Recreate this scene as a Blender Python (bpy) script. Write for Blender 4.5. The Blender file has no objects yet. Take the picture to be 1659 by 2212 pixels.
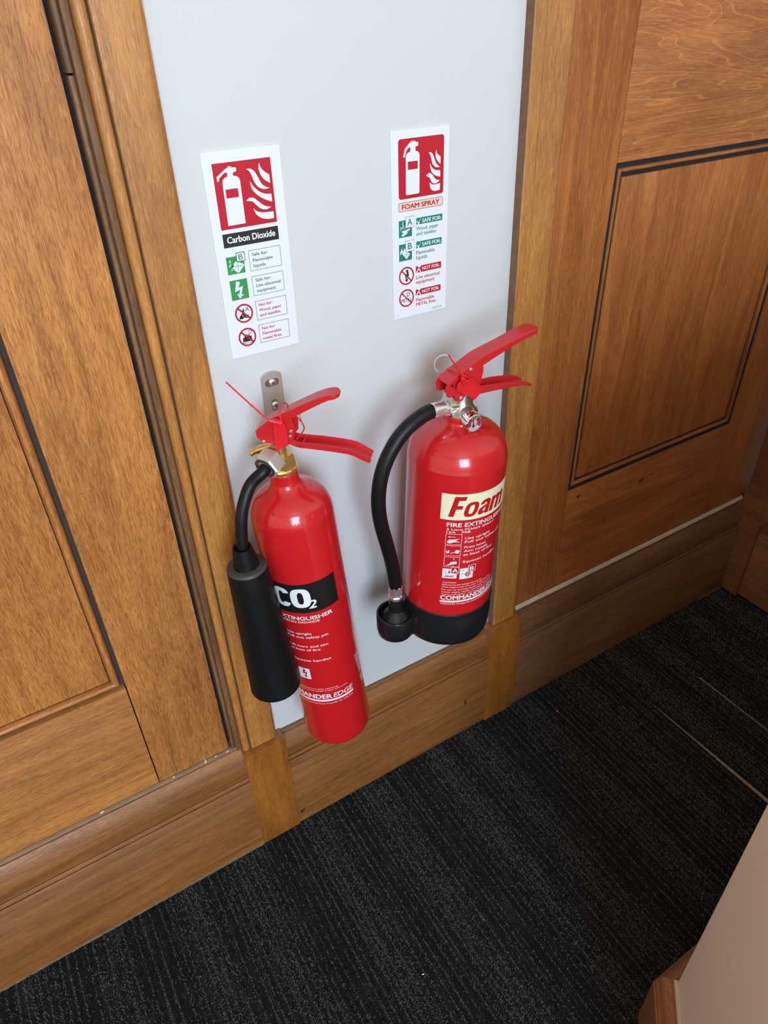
import bpy, bmesh, math, random
import numpy as np
from mathutils import Matrix, Vector
from mathutils.geometry import tessellate_polygon

random.seed(4)
rng = np.random.default_rng(7)
sc = bpy.context.scene
COL = sc.collection

# ------------------------------------------------------------------ camera, world, light, exposure
cam_d = bpy.data.cameras.new('camera')
cam = bpy.data.objects.new('camera', cam_d)
COL.objects.link(cam)
R_ = ((0.8510012, -0.52447339, -0.02691862),      # image right
      (-0.3230509, -0.4823872, -0.8142117),       # image down
      (0.41404718, 0.70159123, -0.57994369))      # view direction
cm = Matrix(((R_[0][0], -R_[1][0], -R_[2][0], 0.0),
             (R_[0][1], -R_[1][1], -R_[2][1], -0.694),
             (R_[0][2], -R_[1][2], -R_[2][2], 1.14),
             (0, 0, 0, 1)))
cam.matrix_world = cm
cam_d.sensor_fit = 'HORIZONTAL'
cam_d.sensor_width = 36.0
cam_d.lens = 36.0 * 1523.49 / 1659.0
cam_d.clip_start = 0.02
sc.camera = cam

world = bpy.data.worlds.new('room_ambient')
sc.world = world
world.use_nodes = True
bg = world.node_tree.nodes['Background']
bg.inputs[0].default_value = (1.0, 0.87, 0.70, 1)
bg.inputs[1].default_value = 0.78

def area(name, loc, target, sx, sy, power, color):
    d = bpy.data.lights.new(name, 'AREA')
    d.shape = 'RECTANGLE'; d.size = sx; d.size_y = sy; d.energy = power; d.color = color
    o = bpy.data.objects.new(name, d); COL.objects.link(o)
    o.location = loc
    o.rotation_euler = (Vector(target) - Vector(loc)).to_track_quat('-Z', 'Y').to_euler()
    return o
# daylight from the tall window behind the camera
area('window_daylight', (-0.60, -3.0, 1.45), (0.4, 0.0, 0.7), 1.1, 1.4, 74, (0.64, 0.82, 1.0))

sc.view_settings.view_transform = 'Standard'
sc.view_settings.look = 'None'
sc.view_settings.gamma = 1.0
sc.view_settings.use_curve_mapping = False
sc.view_settings.exposure = 0.26

# ------------------------------------------------------------------ materials
def newmat(name):
    m = bpy.data.materials.new(name); m.use_nodes = True
    nt = m.node_tree
    return m, nt, nt.nodes['Principled BSDF']

def N(nt, t, **kw):
    n = nt.nodes.new(t)
    for k, v in kw.items(): setattr(n, k, v)
    return n

def plain(name, col, rough=0.5, metal=0.0, coat=0.0, bump=0.0, bscale=200.0, var=0.0, spec=0.5):
    m, nt, p = newmat(name)
    p.inputs['Base Color'].default_value = (*col, 1)
    p.inputs['Roughness'].default_value = rough
    p.inputs['Metallic'].default_value = metal
    p.inputs['Coat Weight'].default_value = coat
    p.inputs['Coat Roughness'].default_value = 0.08
    p.inputs['Specular IOR Level'].default_value = spec
    tc = N(nt, 'ShaderNodeTexCoord'); nz = N(nt, 'ShaderNodeTexNoise')
    nz.inputs['Scale'].default_value = bscale; nz.inputs['Detail'].default_value = 4
    nt.links.new(tc.outputs['Object'], nz.inputs['Vector'])
    if bump:
        b = N(nt, 'ShaderNodeBump'); b.inputs['Strength'].default_value = bump; b.inputs['Distance'].default_value = 0.001
        nt.links.new(nz.outputs['Fac'], b.inputs['Height']); nt.links.new(b.outputs['Normal'], p.inputs['Normal'])
    if var:
        mx = N(nt, 'ShaderNodeMix', data_type='RGBA')
        mx.inputs['A'].default_value = (*[c * (1 - var) for c in col], 1)
        mx.inputs['B'].default_value = (*[min(1, c * (1 + var)) for c in col], 1)
        n2 = N(nt, 'ShaderNodeTexNoise'); n2.inputs['Scale'].default_value = bscale * 0.13; n2.inputs['Detail'].default_value = 5
        nt.links.new(tc.outputs['Object'], n2.inputs['Vector'])
        nt.links.new(n2.outputs['Fac'], mx.inputs['Factor']); nt.links.new(mx.outputs['Result'], p.inputs['Base Color'])
    return m

def wood(name, dark, light, axis, rough=0.36, coat=0.25, pore=0.6, streak=1.0, figure=False, wear=0.0, crough=0.26):
    """stained timber; grain runs along axis ('x','y' or 'z')"""
    m, nt, p = newmat(name)
    L = nt.links
    tc = N(nt, 'ShaderNodeTexCoord'); oi = N(nt, 'ShaderNodeObjectInfo')
    add = N(nt, 'ShaderNodeVectorMath', operation='MULTIPLY_ADD')
    cx = N(nt, 'ShaderNodeCombineXYZ')
    for i in range(3): L.new(oi.outputs['Random'], cx.inputs[i])
    L.new(cx.outputs[0], add.inputs[0]); add.inputs[1].default_value = (3.7, 5.1, 4.3)
    L.new(tc.outputs['Object'], add.inputs[2])
    def mapped(across, along):
        mp = N(nt, 'ShaderNodeMapping'); s = [across] * 3; s['xyz'.index(axis)] = along
        mp.inputs['Scale'].default_value = s; L.new(add.outputs[0], mp.inputs['Vector']); return mp.outputs[0]
    def noise(vec, detail, rgh, dist=0.0):
        n = N(nt, 'ShaderNodeTexNoise'); n.inputs['Scale'].default_value = 1.0
        n.inputs['Detail'].default_value = detail; n.inputs['Roughness'].default_value = rgh; n.inputs['Distortion'].default_value = dist
        L.new(vec, n.inputs['Vector']); return n.outputs['Fac']
    def ramp(fac, a, b, ca=(0, 0, 0, 1), cb=(1, 1, 1, 1)):
        r = N(nt, 'ShaderNodeValToRGB'); e = r.color_ramp.elements
        e[0].position = a; e[1].position = b; e[0].color = ca; e[1].color = cb
        L.new(fac, r.inputs[0]); return r.outputs[0]
    g1 = noise(mapped(30 * streak, 3.4), 8, 0.70, 1.1)
    base = ramp(g1, 0.28, 0.70, (*dark, 1), (*light, 1))
    blotch = noise(mapped(7, 3.5), 4, 0.55)
    bl = ramp(blotch, 0.30, 0.72, (0.80, 0.77, 0.73, 1), (1.12, 1.12, 1.10, 1))
    m1 = N(nt, 'ShaderNodeMix', data_type='RGBA', blend_type='MULTIPLY'); m1.inputs['Factor'].default_value = 1.0
    L.new(base, m1.inputs['A']); L.new(bl, m1.inputs['B'])
    # pores: short dark dashes along the grain
    pz = noise(mapped(900, 62), 3, 0.62, 1.1)
    pr = ramp(pz, 0.47, 0.62)
    m2 = N(nt, 'ShaderNodeMix', data_type='RGBA', blend_type='MULTIPLY')
    mul = N(nt, 'ShaderNodeMath', operation='MULTIPLY'); L.new(pr, mul.inputs[0]); mul.inputs[1].default_value = pore
    L.new(mul.outputs[0], m2.inputs['Factor']); L.new(m1.outputs['Result'], m2.inputs['A']); m2.inputs['B'].default_value = (0.48, 0.36, 0.27, 1)
    out = m2.outputs['Result']
    # fine pale flecks
    fz = noise(mapped(640, 70), 2, 0.5, 0.4)
    fr = ramp(fz, 0.58, 0.74)
    m3 = N(nt, 'ShaderNodeMix', data_type='RGBA')
    mul2 = N(nt, 'ShaderNodeMath', operation='MULTIPLY'); L.new(fr, mul2.inputs[0]); mul2.inputs[1].default_value = 0.32
    L.new(mul2.outputs[0], m3.inputs['Factor']); L.new(out, m3.inputs['A'])
    m3.inputs['B'].default_value = (*[min(1, c * 1.55) for c in light], 1)
    out = m3.outputs['Result']
    if figure:
        cz = noise(mapped(11, 1.5), 3, 0.5, 0.5)
        c1 = N(nt, 'ShaderNodeMath', operation='MULTIPLY'); L.new(cz, c1.inputs[0]); c1.inputs[1].default_value = 34.0
        c2 = N(nt, 'ShaderNodeMath', operation='FRACT'); L.new(c1.outputs[0], c2.inputs[0])
        wr = ramp(c2.outputs[0], 0.80, 0.97)
        m4 = N(nt, 'ShaderNodeMix', data_type='RGBA')
        mul3 = N(nt, 'ShaderNodeMath', operation='MULTIPLY'); L.new(wr, mul3.inputs[0]); mul3.inputs[1].default_value = 0.34
        L.new(mul3.outputs[0], m4.inputs['Factor']); L.new(out, m4.inputs['A'])
        m4.inputs['B'].default_value = (*[min(1, c * 1.7) for c in light], 1)
        out = m4.outputs['Result']
    if wear:
        wz = noise(mapped(26, 9), 5, 0.65)
        wr = ramp(wz, 0.60, 0.72)
        m5 = N(nt, 'ShaderNodeMix', data_type='RGBA')
        mul4 = N(nt, 'ShaderNodeMath', operation='MULTIPLY'); L.new(wr, mul4.inputs[0]); mul4.inputs[1].default_value = wear
        L.new(mul4.outputs[0], m5.inputs['Factor']); L.new(out, m5.inputs['A']); m5.inputs['B'].default_value = (0.06, 0.033, 0.018, 1)
        out = m5.outputs['Result']
    L.new(out, p.inputs['Base Color'])
    p.inputs['Roughness'].default_value = rough
    p.inputs['Specular IOR Level'].default_value = 0.5 if coat > 0.09 else 0.22
    p.inputs['Coat Weight'].default_value = coat if coat > 0.09 else 0.0; p.inputs['Coat Roughness'].default_value = crough
    b = N(nt, 'ShaderNodeBump'); b.inputs['Strength'].default_value = 0.35; b.inputs['Distance'].default_value = 0.0006; b.invert = True
    L.new(pr, b.inputs['Height'])
    b2 = N(nt, 'ShaderNodeBump'); b2.inputs['Strength'].default_value = 0.22; b2.inputs['Distance'].default_value = 0.002
    L.new(g1, b2.inputs['Height']); L.new(b.outputs['Normal'], b2.inputs['Normal'])
    L.new(b2.outputs['Normal'], p.inputs['Normal'])
    return m

A_D, A_L = (0.345, 0.122, 0.030), (0.690, 0.285, 0.075)     # honey oak
B_D, B_L = (0.335, 0.132, 0.029), (0.660, 0.292, 0.072)     # casing, a little more yellow
C_D, C_L = (0.240, 0.070, 0.018), (0.560, 0.200, 0.052)     # redder stain of the right panelling
MAT = {}
MAT['oak_z'] = wood('oak_vertical', A_D, A_L, 'z', pore=0.75, rough=0.45, coat=0.10)
MAT['oak_x'] = wood('oak_horizontal', A_D, A_L, 'x', streak=1.6, pore=0.6, rough=0.45, coat=0.10)
MAT['casing'] = wood('oak_casing', B_D, B_L, 'z', pore=0.5, rough=0.40, coat=0.15)
MAT['red_z'] = wood('stained_vertical', C_D, C_L, 'z', pore=0.4, streak=1.3, rough=0.45, coat=0.08)
MAT['red_x'] = wood('stained_horizontal', C_D, C_L, 'x', pore=0.35, figure=True, rough=0.45, coat=0.1)
MAT['red_x2'] = wood('stained_rail', C_D, C_L, 'x', pore=0.4, rough=0.45, coat=0.08)
MAT['skirt'] = wood('skirting_oak', (0.185, 0.066, 0.017), (0.410, 0.165, 0.044), 'x', rough=0.38, coat=0.8, crough=0.17, wear=0.40, pore=0.5, streak=1.6)
MAT['skirt_y'] = wood('skirting_oak_return', (0.20, 0.080, 0.030), (0.40, 0.175, 0.070), 'y', rough=0.36, wear=0.35)
MAT['skirt_d'] = wood('skirting_dusty', (0.17, 0.080, 0.034), (0.33, 0.165, 0.075), 'x', rough=0.48, coat=0.1, wear=0.4)
MAT['block'] = wood('plinth_oak', (0.26, 0.086, 0.012), (0.50, 0.188, 0.032), 'z', rough=0.24, coat=0.5, pore=0.3)
MAT['dull'] = wood('worn_moulding', (0.14, 0.066, 0.030), (0.30, 0.150, 0.066), 'z', rough=0.5, coat=0.1, wear=0.3)
MAT['groove'] = plain('grimy_groove', (0.045, 0.030, 0.021), 0.8, bump=0.3, bscale=300, var=0.4)
MAT['black_gap'] = plain('dark_gap', (0.008, 0.008, 0.010), 0.8)
MAT['dust'] = plain('dusty_ledge', (0.27, 0.215, 0.16), 0.85, bump=0.5, bscale=400, var=0.35)
MAT['dust_light'] = plain('pale_caulk', (0.58, 0.50, 0.39), 0.8, bump=0.5, bscale=300, var=0.3)
MAT['edge'] = plain('sawn_edge', (0.20, 0.105, 0.055), 0.75, bump=0.8, bscale=600, var=0.35)
MAT['wall'] = plain('painted_wall', (0.655, 0.658, 0.655), 0.55, bump=0.06, bscale=90, var=0.012)
MAT['beige'] = plain('beige_wall', (0.84, 0.74, 0.65), 0.6, bump=0.08, bscale=120, var=0.03)
MAT['caulk'] = plain('caulk_line', (0.62, 0.55, 0.46), 0.7, bump=0.4, bscale=300)
MAT['red'] = plain('red_enamel', (0.60, 0.012, 0.016), 0.22, coat=0.6, bump=0.02, bscale=150, spec=0.45)
MAT['red_sat'] = plain('red_painted_steel', (0.60, 0.016, 0.022), 0.34, coat=0.15)
MAT['red_plastic'] = plain('red_plastic', (0.74, 0.015, 0.022), 0.38)
MAT['rubber'] = plain('black_rubber', (0.006, 0.006, 0.0065), 0.42, bump=0.05, bscale=500, spec=0.3)
MAT['horn'] = plain('black_horn_plastic', (0.0055, 0.0055, 0.006), 0.48, bump=0.10, bscale=350, var=0.15, spec=0.22)
MAT['horncap'] = plain('grey_horn_cap', (0.045, 0.044, 0.041), 0.5, bump=0.1, bscale=300)
MAT['blackpl'] = plain('black_gloss_plastic', (0.012, 0.012, 0.013), 0.25)
MAT['brass'] = plain('brass', (0.86, 0.60, 0.20), 0.26, metal=0.85)
MAT['steel'] = plain('zinc_steel', (0.66, 0.65, 0.62), 0.42, metal=0.75, bump=0.05, bscale=120, var=0.18)
MAT['dark_steel'] = plain('dark_steel', (0.10, 0.10, 0.105), 0.4, metal=0.6)
MAT['alu'] = plain('aluminium', (0.84, 0.84, 0.84), 0.24, metal=0.85)
MAT['chrome'] = plain('chrome', (0.86, 0.85, 0.83), 0.07, metal=1.0)
MAT['nickel'] = plain('satin_nickel', (0.56, 0.53, 0.48), 0.26, metal=1.0)
MAT['p_white'] = plain('print_white', (0.80, 0.82, 0.84), 0.4)
MAT['dial'] = plain('gauge_dial_grey', (0.42, 0.42, 0.42), 0.3)
MAT['p_board'] = plain('sign_board_white', (0.80, 0.825, 0.85), 0.35)
MAT['p_red'] = plain('print_red', (0.52, 0.006, 0.024), 0.4)
MAT['p_black'] = plain('print_black', (0.010, 0.010, 0.010), 0.35)
MAT['p_char'] = plain('print_charcoal', (0.02, 0.02, 0.02), 0.4)
MAT['p_green'] = plain('print_green', (0.035, 0.30, 0.075), 0.4)
MAT['p_dgreen'] = plain('print_dark_green', (0.05, 0.20, 0.12), 0.4)
MAT['p_teal'] = plain('print_teal', (0.006, 0.22, 0.145), 0.4)
MAT['p_pink'] = plain('print_peach', (0.85, 0.62, 0.50), 0.4)
MAT['p_cream'] = plain('print_cream', (0.86, 0.82, 0.55), 0.4)
MAT['p_fred'] = plain('print_body_red', (0.52, 0.008, 0.012), 0.35)
MAT['p_maroon'] = plain('print_maroon', (0.26, 0.03, 0.06), 0.4)
MAT['backing'] = plain('carpet_backing', (0.46, 0.38, 0.28), 0.9, bump=0.4, bscale=400, var=0.3)
MAT['frayed'] = plain('frayed_carpet_edge', (0.22, 0.15, 0.085), 0.9, bump=0.6, bscale=500, var=0.5)
MAT['ceil'] = plain('ceiling_white', (0.8, 0.8, 0.78), 0.7)
MAT['chip'] = plain('plaster_chip', (0.75, 0.72, 0.66), 0.8)
MAT['stain'] = plain('dark_stain', (0.05, 0.03, 0.02), 0.6)

# carpet: colour of every tuft from a stored colour attribute
m, nt, p = newmat('carpet_pile')
at = N(nt, 'ShaderNodeAttribute'); at.attribute_name = 'tuft'
nt.links.new(at.outputs['Color'], p.inputs['Base Color'])
p.inputs['Roughness'].default_value = 0.95; p.inputs['Specular IOR Level'].default_value = 0.15
p.inputs['Sheen Weight'].default_value = 0.08
MAT['pile'] = m
m, nt, p = newmat('carpet_far')
tc = N(nt, 'ShaderNodeTexCoord'); mp = N(nt, 'ShaderNodeMapping'); mp.inputs['Scale'].default_value = (160, 14, 1)
nz = N(nt, 'ShaderNodeTexNoise'); nz.inputs['Scale'].default_value = 1; nz.inputs['Detail'].default_value = 4
rp = N(nt, 'ShaderNodeValToRGB'); rp.color_ramp.elements[0].position = 0.5; rp.color_ramp.elements[1].position = 0.8
rp.color_ramp.elements[0].color = (0.008, 0.008, 0.009, 1); rp.color_ramp.elements[1].color = (0.06, 0.06, 0.06, 1)
nt.links.new(tc.outputs['Object'], mp.inputs[0]); nt.links.new(mp.outputs[0], nz.inputs['Vector'])
nt.links.new(nz.outputs['Fac'], rp.inputs[0]); nt.links.new(rp.outputs[0], p.inputs['Base Color'])
p.inputs['Roughness'].default_value = 0.95
MAT['carpet_far'] = m

# ------------------------------------------------------------------ mesh helpers
def link(name, me, mat, parent=None):
    o = bpy.data.objects.new(name, me)
    COL.objects.link(o)
    if mat is not None and not me.materials: me.materials.append(MAT[mat] if isinstance(mat, str) else mat)
    if parent is not None: o.parent = parent
    return o

def smooth_by_angle(me, deg=35):
    me.shade_smooth()
    try:
        me.set_sharp_from_angle(angle=math.radians(deg))
    except Exception:
        pass

class MB:
    """collects shapes that belong to one part"""
    def __init__(s): s.v = []; s.f = []
    def add(s, v, f):
        n = len(s.v); s.v += [tuple(p) for p in v]; s.f += [tuple(i + n for i in q) for q in f]; return s
    def build(s, name, mat, parent=None, smooth=35, weld=False):
        me = bpy.data.meshes.new(name); me.from_pydata(s.v, [], s.f)
        bm = bmesh.new(); bm.from_mesh(me)
        if weld: bmesh.ops.remove_doubles(bm, verts=bm.verts, dist=1e-6)
        bmesh.ops.recalc_face_normals(bm, faces=bm.faces); bm.to_mesh(me); bm.free()
        if smooth: smooth_by_angle(me, smooth)
        me.update()
        return link(name, me, mat, parent)

def lathe(prof, n=48, z=(0, 0, 1), o=(0, 0, 0), cap0=True, cap1=True, phase=0.0):
    """prof [(r, h)] turned about the axis z through o"""
    z = Vector(z).normalized()
    x = z.orthogonal().normalized() if abs(z.z) < 0.95 else Vector((1, 0, 0)) - z * z.x
    x.normalize(); y = z.cross(x); o = Vector(o)
    v = []; f = []
    for r, h in prof:
        for i in range(n):
            a = 2 * math.pi * i / n + phase
            v.append(o + z * h + (x * math.cos(a) + y * math.sin(a)) * r)
    for j in range(len(prof) - 1):
        for i in range(n):
            k = (i + 1) % n
            f.append((j * n + i, j * n + k, (j + 1) * n + k, (j + 1) * n + i))
    if cap0: f.append(tuple(range(n))[::-1])
    if cap1: f.append(tuple(range((len(prof) - 1) * n, len(prof) * n)))
    return v, f

def catmull(pts, k=8):
    P = [Vector(p) for p in pts]; P = [2 * P[0] - P[1]] + P + [2 * P[-1] - P[-2]]
    out = []
    for i in range(1, len(P) - 2):
        for j in range(k):
            t = j / k
            a, b, c, d = P[i - 1], P[i], P[i + 1], P[i + 2]
            out.append(0.5 * ((2 * b) + (c - a) * t + (2 * a - 5 * b + 4 * c - d) * t * t + (3 * b - a - 3 * c + d) * t ** 3))
    out.append(P[-2]); return out

def tube(pts, r, n=16, caps=True):
    pts = [Vector(p) for p in pts]
    rs = r if isinstance(r, (list, tuple)) else [r] * len(pts)
    v = []; f = []; up = None
    for i, p in enumerate(pts):
        t = (pts[min(i + 1, len(pts) - 1)] - pts[max(i - 1, 0)]).normalized()
        if up is None: up = t.orthogonal().normalized()
        up = (up - t * up.dot(t)).normalized(); w = t.cross(up)
        for k in range(n):
            a = 2 * math.pi * k / n; v.append(p + (up * math.cos(a) + w * math.sin(a)) * rs[i])
    for i in range(len(pts) - 1):
        for k in range(n):
            q = (k + 1) % n; f.append((i * n + k, i * n + q, (i + 1) * n + q, (i + 1) * n + k))
    if caps: f.append(tuple(range(n))[::-1]); f.append(tuple(range((len(pts) - 1) * n, len(pts) * n)))
    return v, f

def torus(c, nrm, R, r, n=32, k=10):
    nrm = Vector(nrm).normalized(); x = nrm.orthogonal().normalized(); y = nrm.cross(x); c = Vector(c)
    v = []; f = []
    for i in range(n):
        a = 2 * math.pi * i / n; d = x * math.cos(a) + y * math.sin(a)
        for j in range(k):
            b = 2 * math.pi * j / k; v.append(c + d * (R + r * math.cos(b)) + nrm * r * math.sin(b))
    for i in range(n):
        for j in range(k):
            f.append((i * k + j, ((i + 1) % n) * k + j, ((i + 1) % n) * k + (j + 1) % k, i * k + (j + 1) % k))
    return v, f

def prism(poly, mapf, d0, d1):
    """polygon (a, b) extruded between depths d0 and d1; mapf(a, b, d) -> point"""
    n = len(poly)
    v = [mapf(a, b, d0) for a, b in poly] + [mapf(a, b, d1) for a, b in poly]
    f = [tuple(range(n))[::-1], tuple(range(n, 2 * n))]
    for i in range(n):
        k = (i + 1) % n; f.append((i, k, n + k, n + i))
    return v, f

def bevelled(name, v, f, mat, parent, bev, seg=2, smooth=40):
    me = bpy.data.meshes.new(name); me.from_pydata([tuple(q) for q in v], [], f)
    bm = bmesh.new(); bm.from_mesh(me)
    bmesh.ops.recalc_face_normals(bm, faces=bm.faces)
    if bev: bmesh.ops.bevel(bm, geom=list(bm.edges), offset=bev, segments=seg, affect='EDGES', profile=0.6)
    bm.to_mesh(me); bm.free()
    smooth_by_angle(me, smooth)
    return link(name, me, mat, parent)

def slab(name, poly_xz, yf, yb, mat, parent=None, bev=0.0012):
    v, f = prism(poly_xz, lambda a, b, d: (a, d, b), yf, yb)
    return bevelled(name, v, f, mat, parent, bev)

def rect(x0, x1, z0, z1): return [(x0, z0), (x1, z0), (x1, z1), (x0, z1)]

def struct(name, label, obj=None, loc=(0, 0, 0), cat='wall'):
    if obj is None:
        obj = bpy.data.objects.new(name, None); COL.objects.link(obj); obj.location = loc
        obj.empty_display_size = 0.05
    obj['kind'] = 'structure'; obj['label'] = label; obj['category'] = cat
    return obj

def thing(name, label, cat, mat4=None, group=None):
    o = bpy.data.objects.new(name, None); COL.objects.link(o); o.empty_display_size = 0.05
    o['label'] = label; o['category'] = cat
    if group: o['group'] = group
    if mat4 is not None: o.matrix_world = mat4
    return o

# ------------------------------------------------------------------ the room shell
ZT = 2.5
# white wall between the two casings (runs on behind them)
o = slab('wall_back', rect(0.14, 0.70, 0.0, ZT), 0.0, 0.08, 'wall', None, 0)
struct('wall_back', 'narrow white painted wall between two oak casings', o)

def corner_loop(x0, x1, z0, z1, d):
    return [(x0 + d, z0 + d), (x1 - d, z0 + d), (x1 - d, z1 - d), (x0 + d, z1 - d)]

def bead_strips(parent, x0, x1, z0, z1, prof, mat, sides=(0, 1, 2, 3)):
    """mitred strips round a panel; prof [(inset, y)]"""
    for s in sides:
        v = []; f = []
        for d, y in prof:
            c = corner_loop(x0, x1, z0, z1, d); a = c[s]; b = c[(s + 1) % 4]
            v += [(a[0], y, a[1]), (b[0], y, b[1])]
        n = len(prof)
        for i in range(n - 1): f.append((2 * i, 2 * i + 1, 2 * i + 3, 2 * i + 2))
        f.append((0, 1, 2 * n - 1, 2 * n - 2))
        f.append(tuple(2 * i for i in range(n))); f.append(tuple(2 * i + 1 for i in range(n))[::-1])
        MB().add(v, f).build('bead_moulding', mat, parent, smooth=50)

def bead_prof(w0, w1, yb, h):
    """half round between insets w0 and w1 standing h proud of yb (towards -y)"""
    c = (w0 + w1) / 2; r = (w1 - w0) / 2
    return [(w0, yb)] + [(c - r * math.cos(math.pi * i / 8), yb - h * math.sin(math.pi * i / 8)) for i in range(9)] + [(w1, yb)]

# left panelling
wl = struct('wall_left', 'oak panelling with a beaded panel left of the extinguishers')
slab('backing_board', rect(-0.90, 0.132, 0.0, ZT), 0.016, 0.06, 'black_gap', wl, 0)
slab('stile', rect(0.0206, 0.1256, 0.243, ZT), 0.0, 0.016, 'oak_z', wl, 0.0014)
slab('rail', rect(-0.62, 0.0194, 0.243, 0.4452), 0.0, 0.016, 'oak_x', wl, 0.0010)
slab('panel', rect(-0.62, 0.0046, 0.462, ZT), 0.0055, 0.0155, 'oak_z', wl, 0.0015)
slab('stile', rect(-0.75, -0.622, 0.243, ZT), 0.0, 0.016, 'oak_z', wl, 0.0014)
bead_strips(wl, -0.62, 0.0202, 0.4460, ZT + 0.3, bead_prof(0.0052, 0.0150, 0.0065, 0.0072), 'oak_z', sides=(1,))
bead_strips(wl, -0.62, 0.0202, 0.4460, ZT + 0.3, bead_prof(0.0052, 0.0150, 0.0065, 0.0072), 'oak_x', sides=(0,))
slab('groove_bed', rect(-0.62, 0.0206, 0.4452, ZT), 0.0085, 0.0158, 'groove', wl, 0)

# left casing: board, bead and fillets on its inner edge
t1 = struct('trim_1', 'left oak door casing with a rounded inner bead', cat='trim')
def upright(name, prof, z0, z1, mat, parent, shear=0.0, smooth=50):
    """(x, y) outline standing between z0 and z1"""
    n = len(prof)
    v = [(x, y, z0) for x, y in prof] + [(x + shear, y, z1) for x, y in prof]
    f = [(i, (i + 1) % n, n + (i + 1) % n, n + i) for i in range(n)] + [tuple(range(n))[::-1], tuple(range(n, 2 * n))]
    return MB().add(v, f).build(name, mat, parent, smooth=smooth)
upright('casing_board', [(0.1557, 0.004), (0.1557, -0.0128), (0.1562, -0.0138), (0.1585, -0.0142), (0.1890, -0.0142), (0.1930, -0.0138), (0.1952, -0.0128), (0.1958, -0.0112), (0.1976, -0.0105), (0.1982, -0.0092), (0.1982, 0.004)], 0.236, ZT, 'casing', t1)
bd = [(0.1545, 0.004)] + [(0.1490 + 0.0055 * math.cos(a), -0.0085 - 0.0050 * math.sin(a)) for a in [math.pi * i / 8 for i in range(9)]] + [(0.1435, 0.004)]
upright('bead_moulding', bd, 0.236, ZT, 'casing', t1)
upright('fillet_moulding', [(0.1434, 0.006), (0.1434, -0.0040), (0.1415, -0.0062), (0.1362, -0.0062), (0.1355, -0.0050), (0.1355, 0.006)], 0.236, ZT, 'dull', t1)
upright('stop_moulding', [(0.1350, 0.008), (0.1350, -0.0020)] + [(0.1322 + 0.0023 * math.cos(a), -0.0022 - 0.0022 * math.sin(a)) for a in [math.pi * i / 6 for i in range(7)]] + [(0.1299, 0.008)], 0.240, 1.104, 'dull', t1)
upright('stop_moulding', [(0.1350, 0.008), (0.1350, -0.0045)] + [(0.1320 + 0.0026 * math.cos(a), -0.0048 - 0.0026 * math.sin(a)) for a in [math.pi * i / 6 for i in range(7)]] + [(0.1294, 0.008)], 1.106, ZT, 'dull', t1)
slab('groove_bed', rect(0.1260, 0.160, 0.243, ZT), 0.0120, 0.016, 'black_gap', t1, 0)

slab('groove_bed', rect(0.1544, 0.1557, 0.236, ZT), -0.0100, 0.004, 'groove', t1, 0)
# right casing (slightly out of plumb)
t2 = struct('trim_2', 'right oak door casing with a sawn edge', cat='trim')
def casing_r():
    # front face corners bottom / top
    zb, zt = 0.245, ZT
    k = (zt - 0.269) / (1.144 - 0.269)
    def lx(z): return 0.6170 + (0.6025 - 0.6170) * (z - 0.269) / 0.875
    def rx(z): return 0.6645 + (0.6590 - 0.6645) * (z - 0.269) / 0.875
    v = []; prof = [(0, 0.006), (0, -0.0132), (0.0015, -0.0148), (0.0150, -0.0150), (0.0156, -0.0140), (0.0164, -0.0140), (0.0170, -0.0150)]
    n = len(prof) + 3
    for z in (zb, zt):
        for dx, y in prof: v.append((lx(z) + dx, y, z))
        v += [(rx(z) - 0.002, -0.0150, z), (rx(z), -0.0132, z), (rx(z), 0.006, z)]
    f = [(i, (i + 1) % n, n + (i + 1) % n, n + i) for i in range(n)] + [tuple(range(n))[::-1], tuple(range(n, 2 * n))]
    o = MB().add(v, f).build('casing_board', 'casing', t2, smooth=30)
    o.data.materials.append(MAT['edge']); o.data.polygons[0].material_index = 1
casing_r()

# right panelling
wr = struct('wall_right', 'dark stained oak panelling right of the extinguishers')
slab('backing_board', rect(0.62, 1.42, 0.0, ZT), 0.016, 0.06, 'black_gap', wr, 0)
slab('stile', rect(0.6640, 0.7690, 0.243, ZT), -0.004, 0.016, 'red_z', wr, 0.0010)
slab('rail', rect(0.7698, 1.1930, 0.9722, 1.30), -0.004, 0.016, 'red_x', wr, 0.0010)
slab('rail', rect(0.7698, 1.1930, 0.243, 0.4672), -0.004, 0.016, 'red_x2', wr, 0.0010)
slab('stile', rect(1.1938, 1.3400, 0.243, ZT), -0.004, 0.016, 'red_z', wr, 0.0010)
slab('panel', rect(0.7882, 1.1748, 0.4858, 0.9534), 0.0004, 0.0155, 'red_z', wr, 0.0012)
slab('panel', rect(0.7702, 1.1928, 1.3012, 2.45), 0.0015, 0.0155, 'red_z', wr, 0.0012)
bead_strips(wr, 0.7698, 1.1932, 0.4676, 0.9718, bead_prof(0.0062, 0.0128, 0.003, 0.0060), 'red_z', sides=(1, 3))
bead_strips(wr, 0.7698, 1.1932, 0.4676, 0.9718, bead_prof(0.0062, 0.0128, 0.003, 0.0060), 'red_x2', sides=(0, 2))
slab('groove_bed', rect(0.7698, 1.1932, 0.4676, 0.9718), 0.0028, 0.0158, 'black_gap', wr, 0)
for q_ in (rect(0.7692, 0.7760, 0.4676, 0.9718), rect(1.1870, 1.1936, 0.4676, 0.9718), rect(0.7760, 1.1870, 0.4670, 0.4738), rect(0.7760, 1.1870, 0.9656, 0.9720)):
    slab('groove_bed', q_, -0.0014, 0.0027, 'black_gap', wr, 0)

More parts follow.
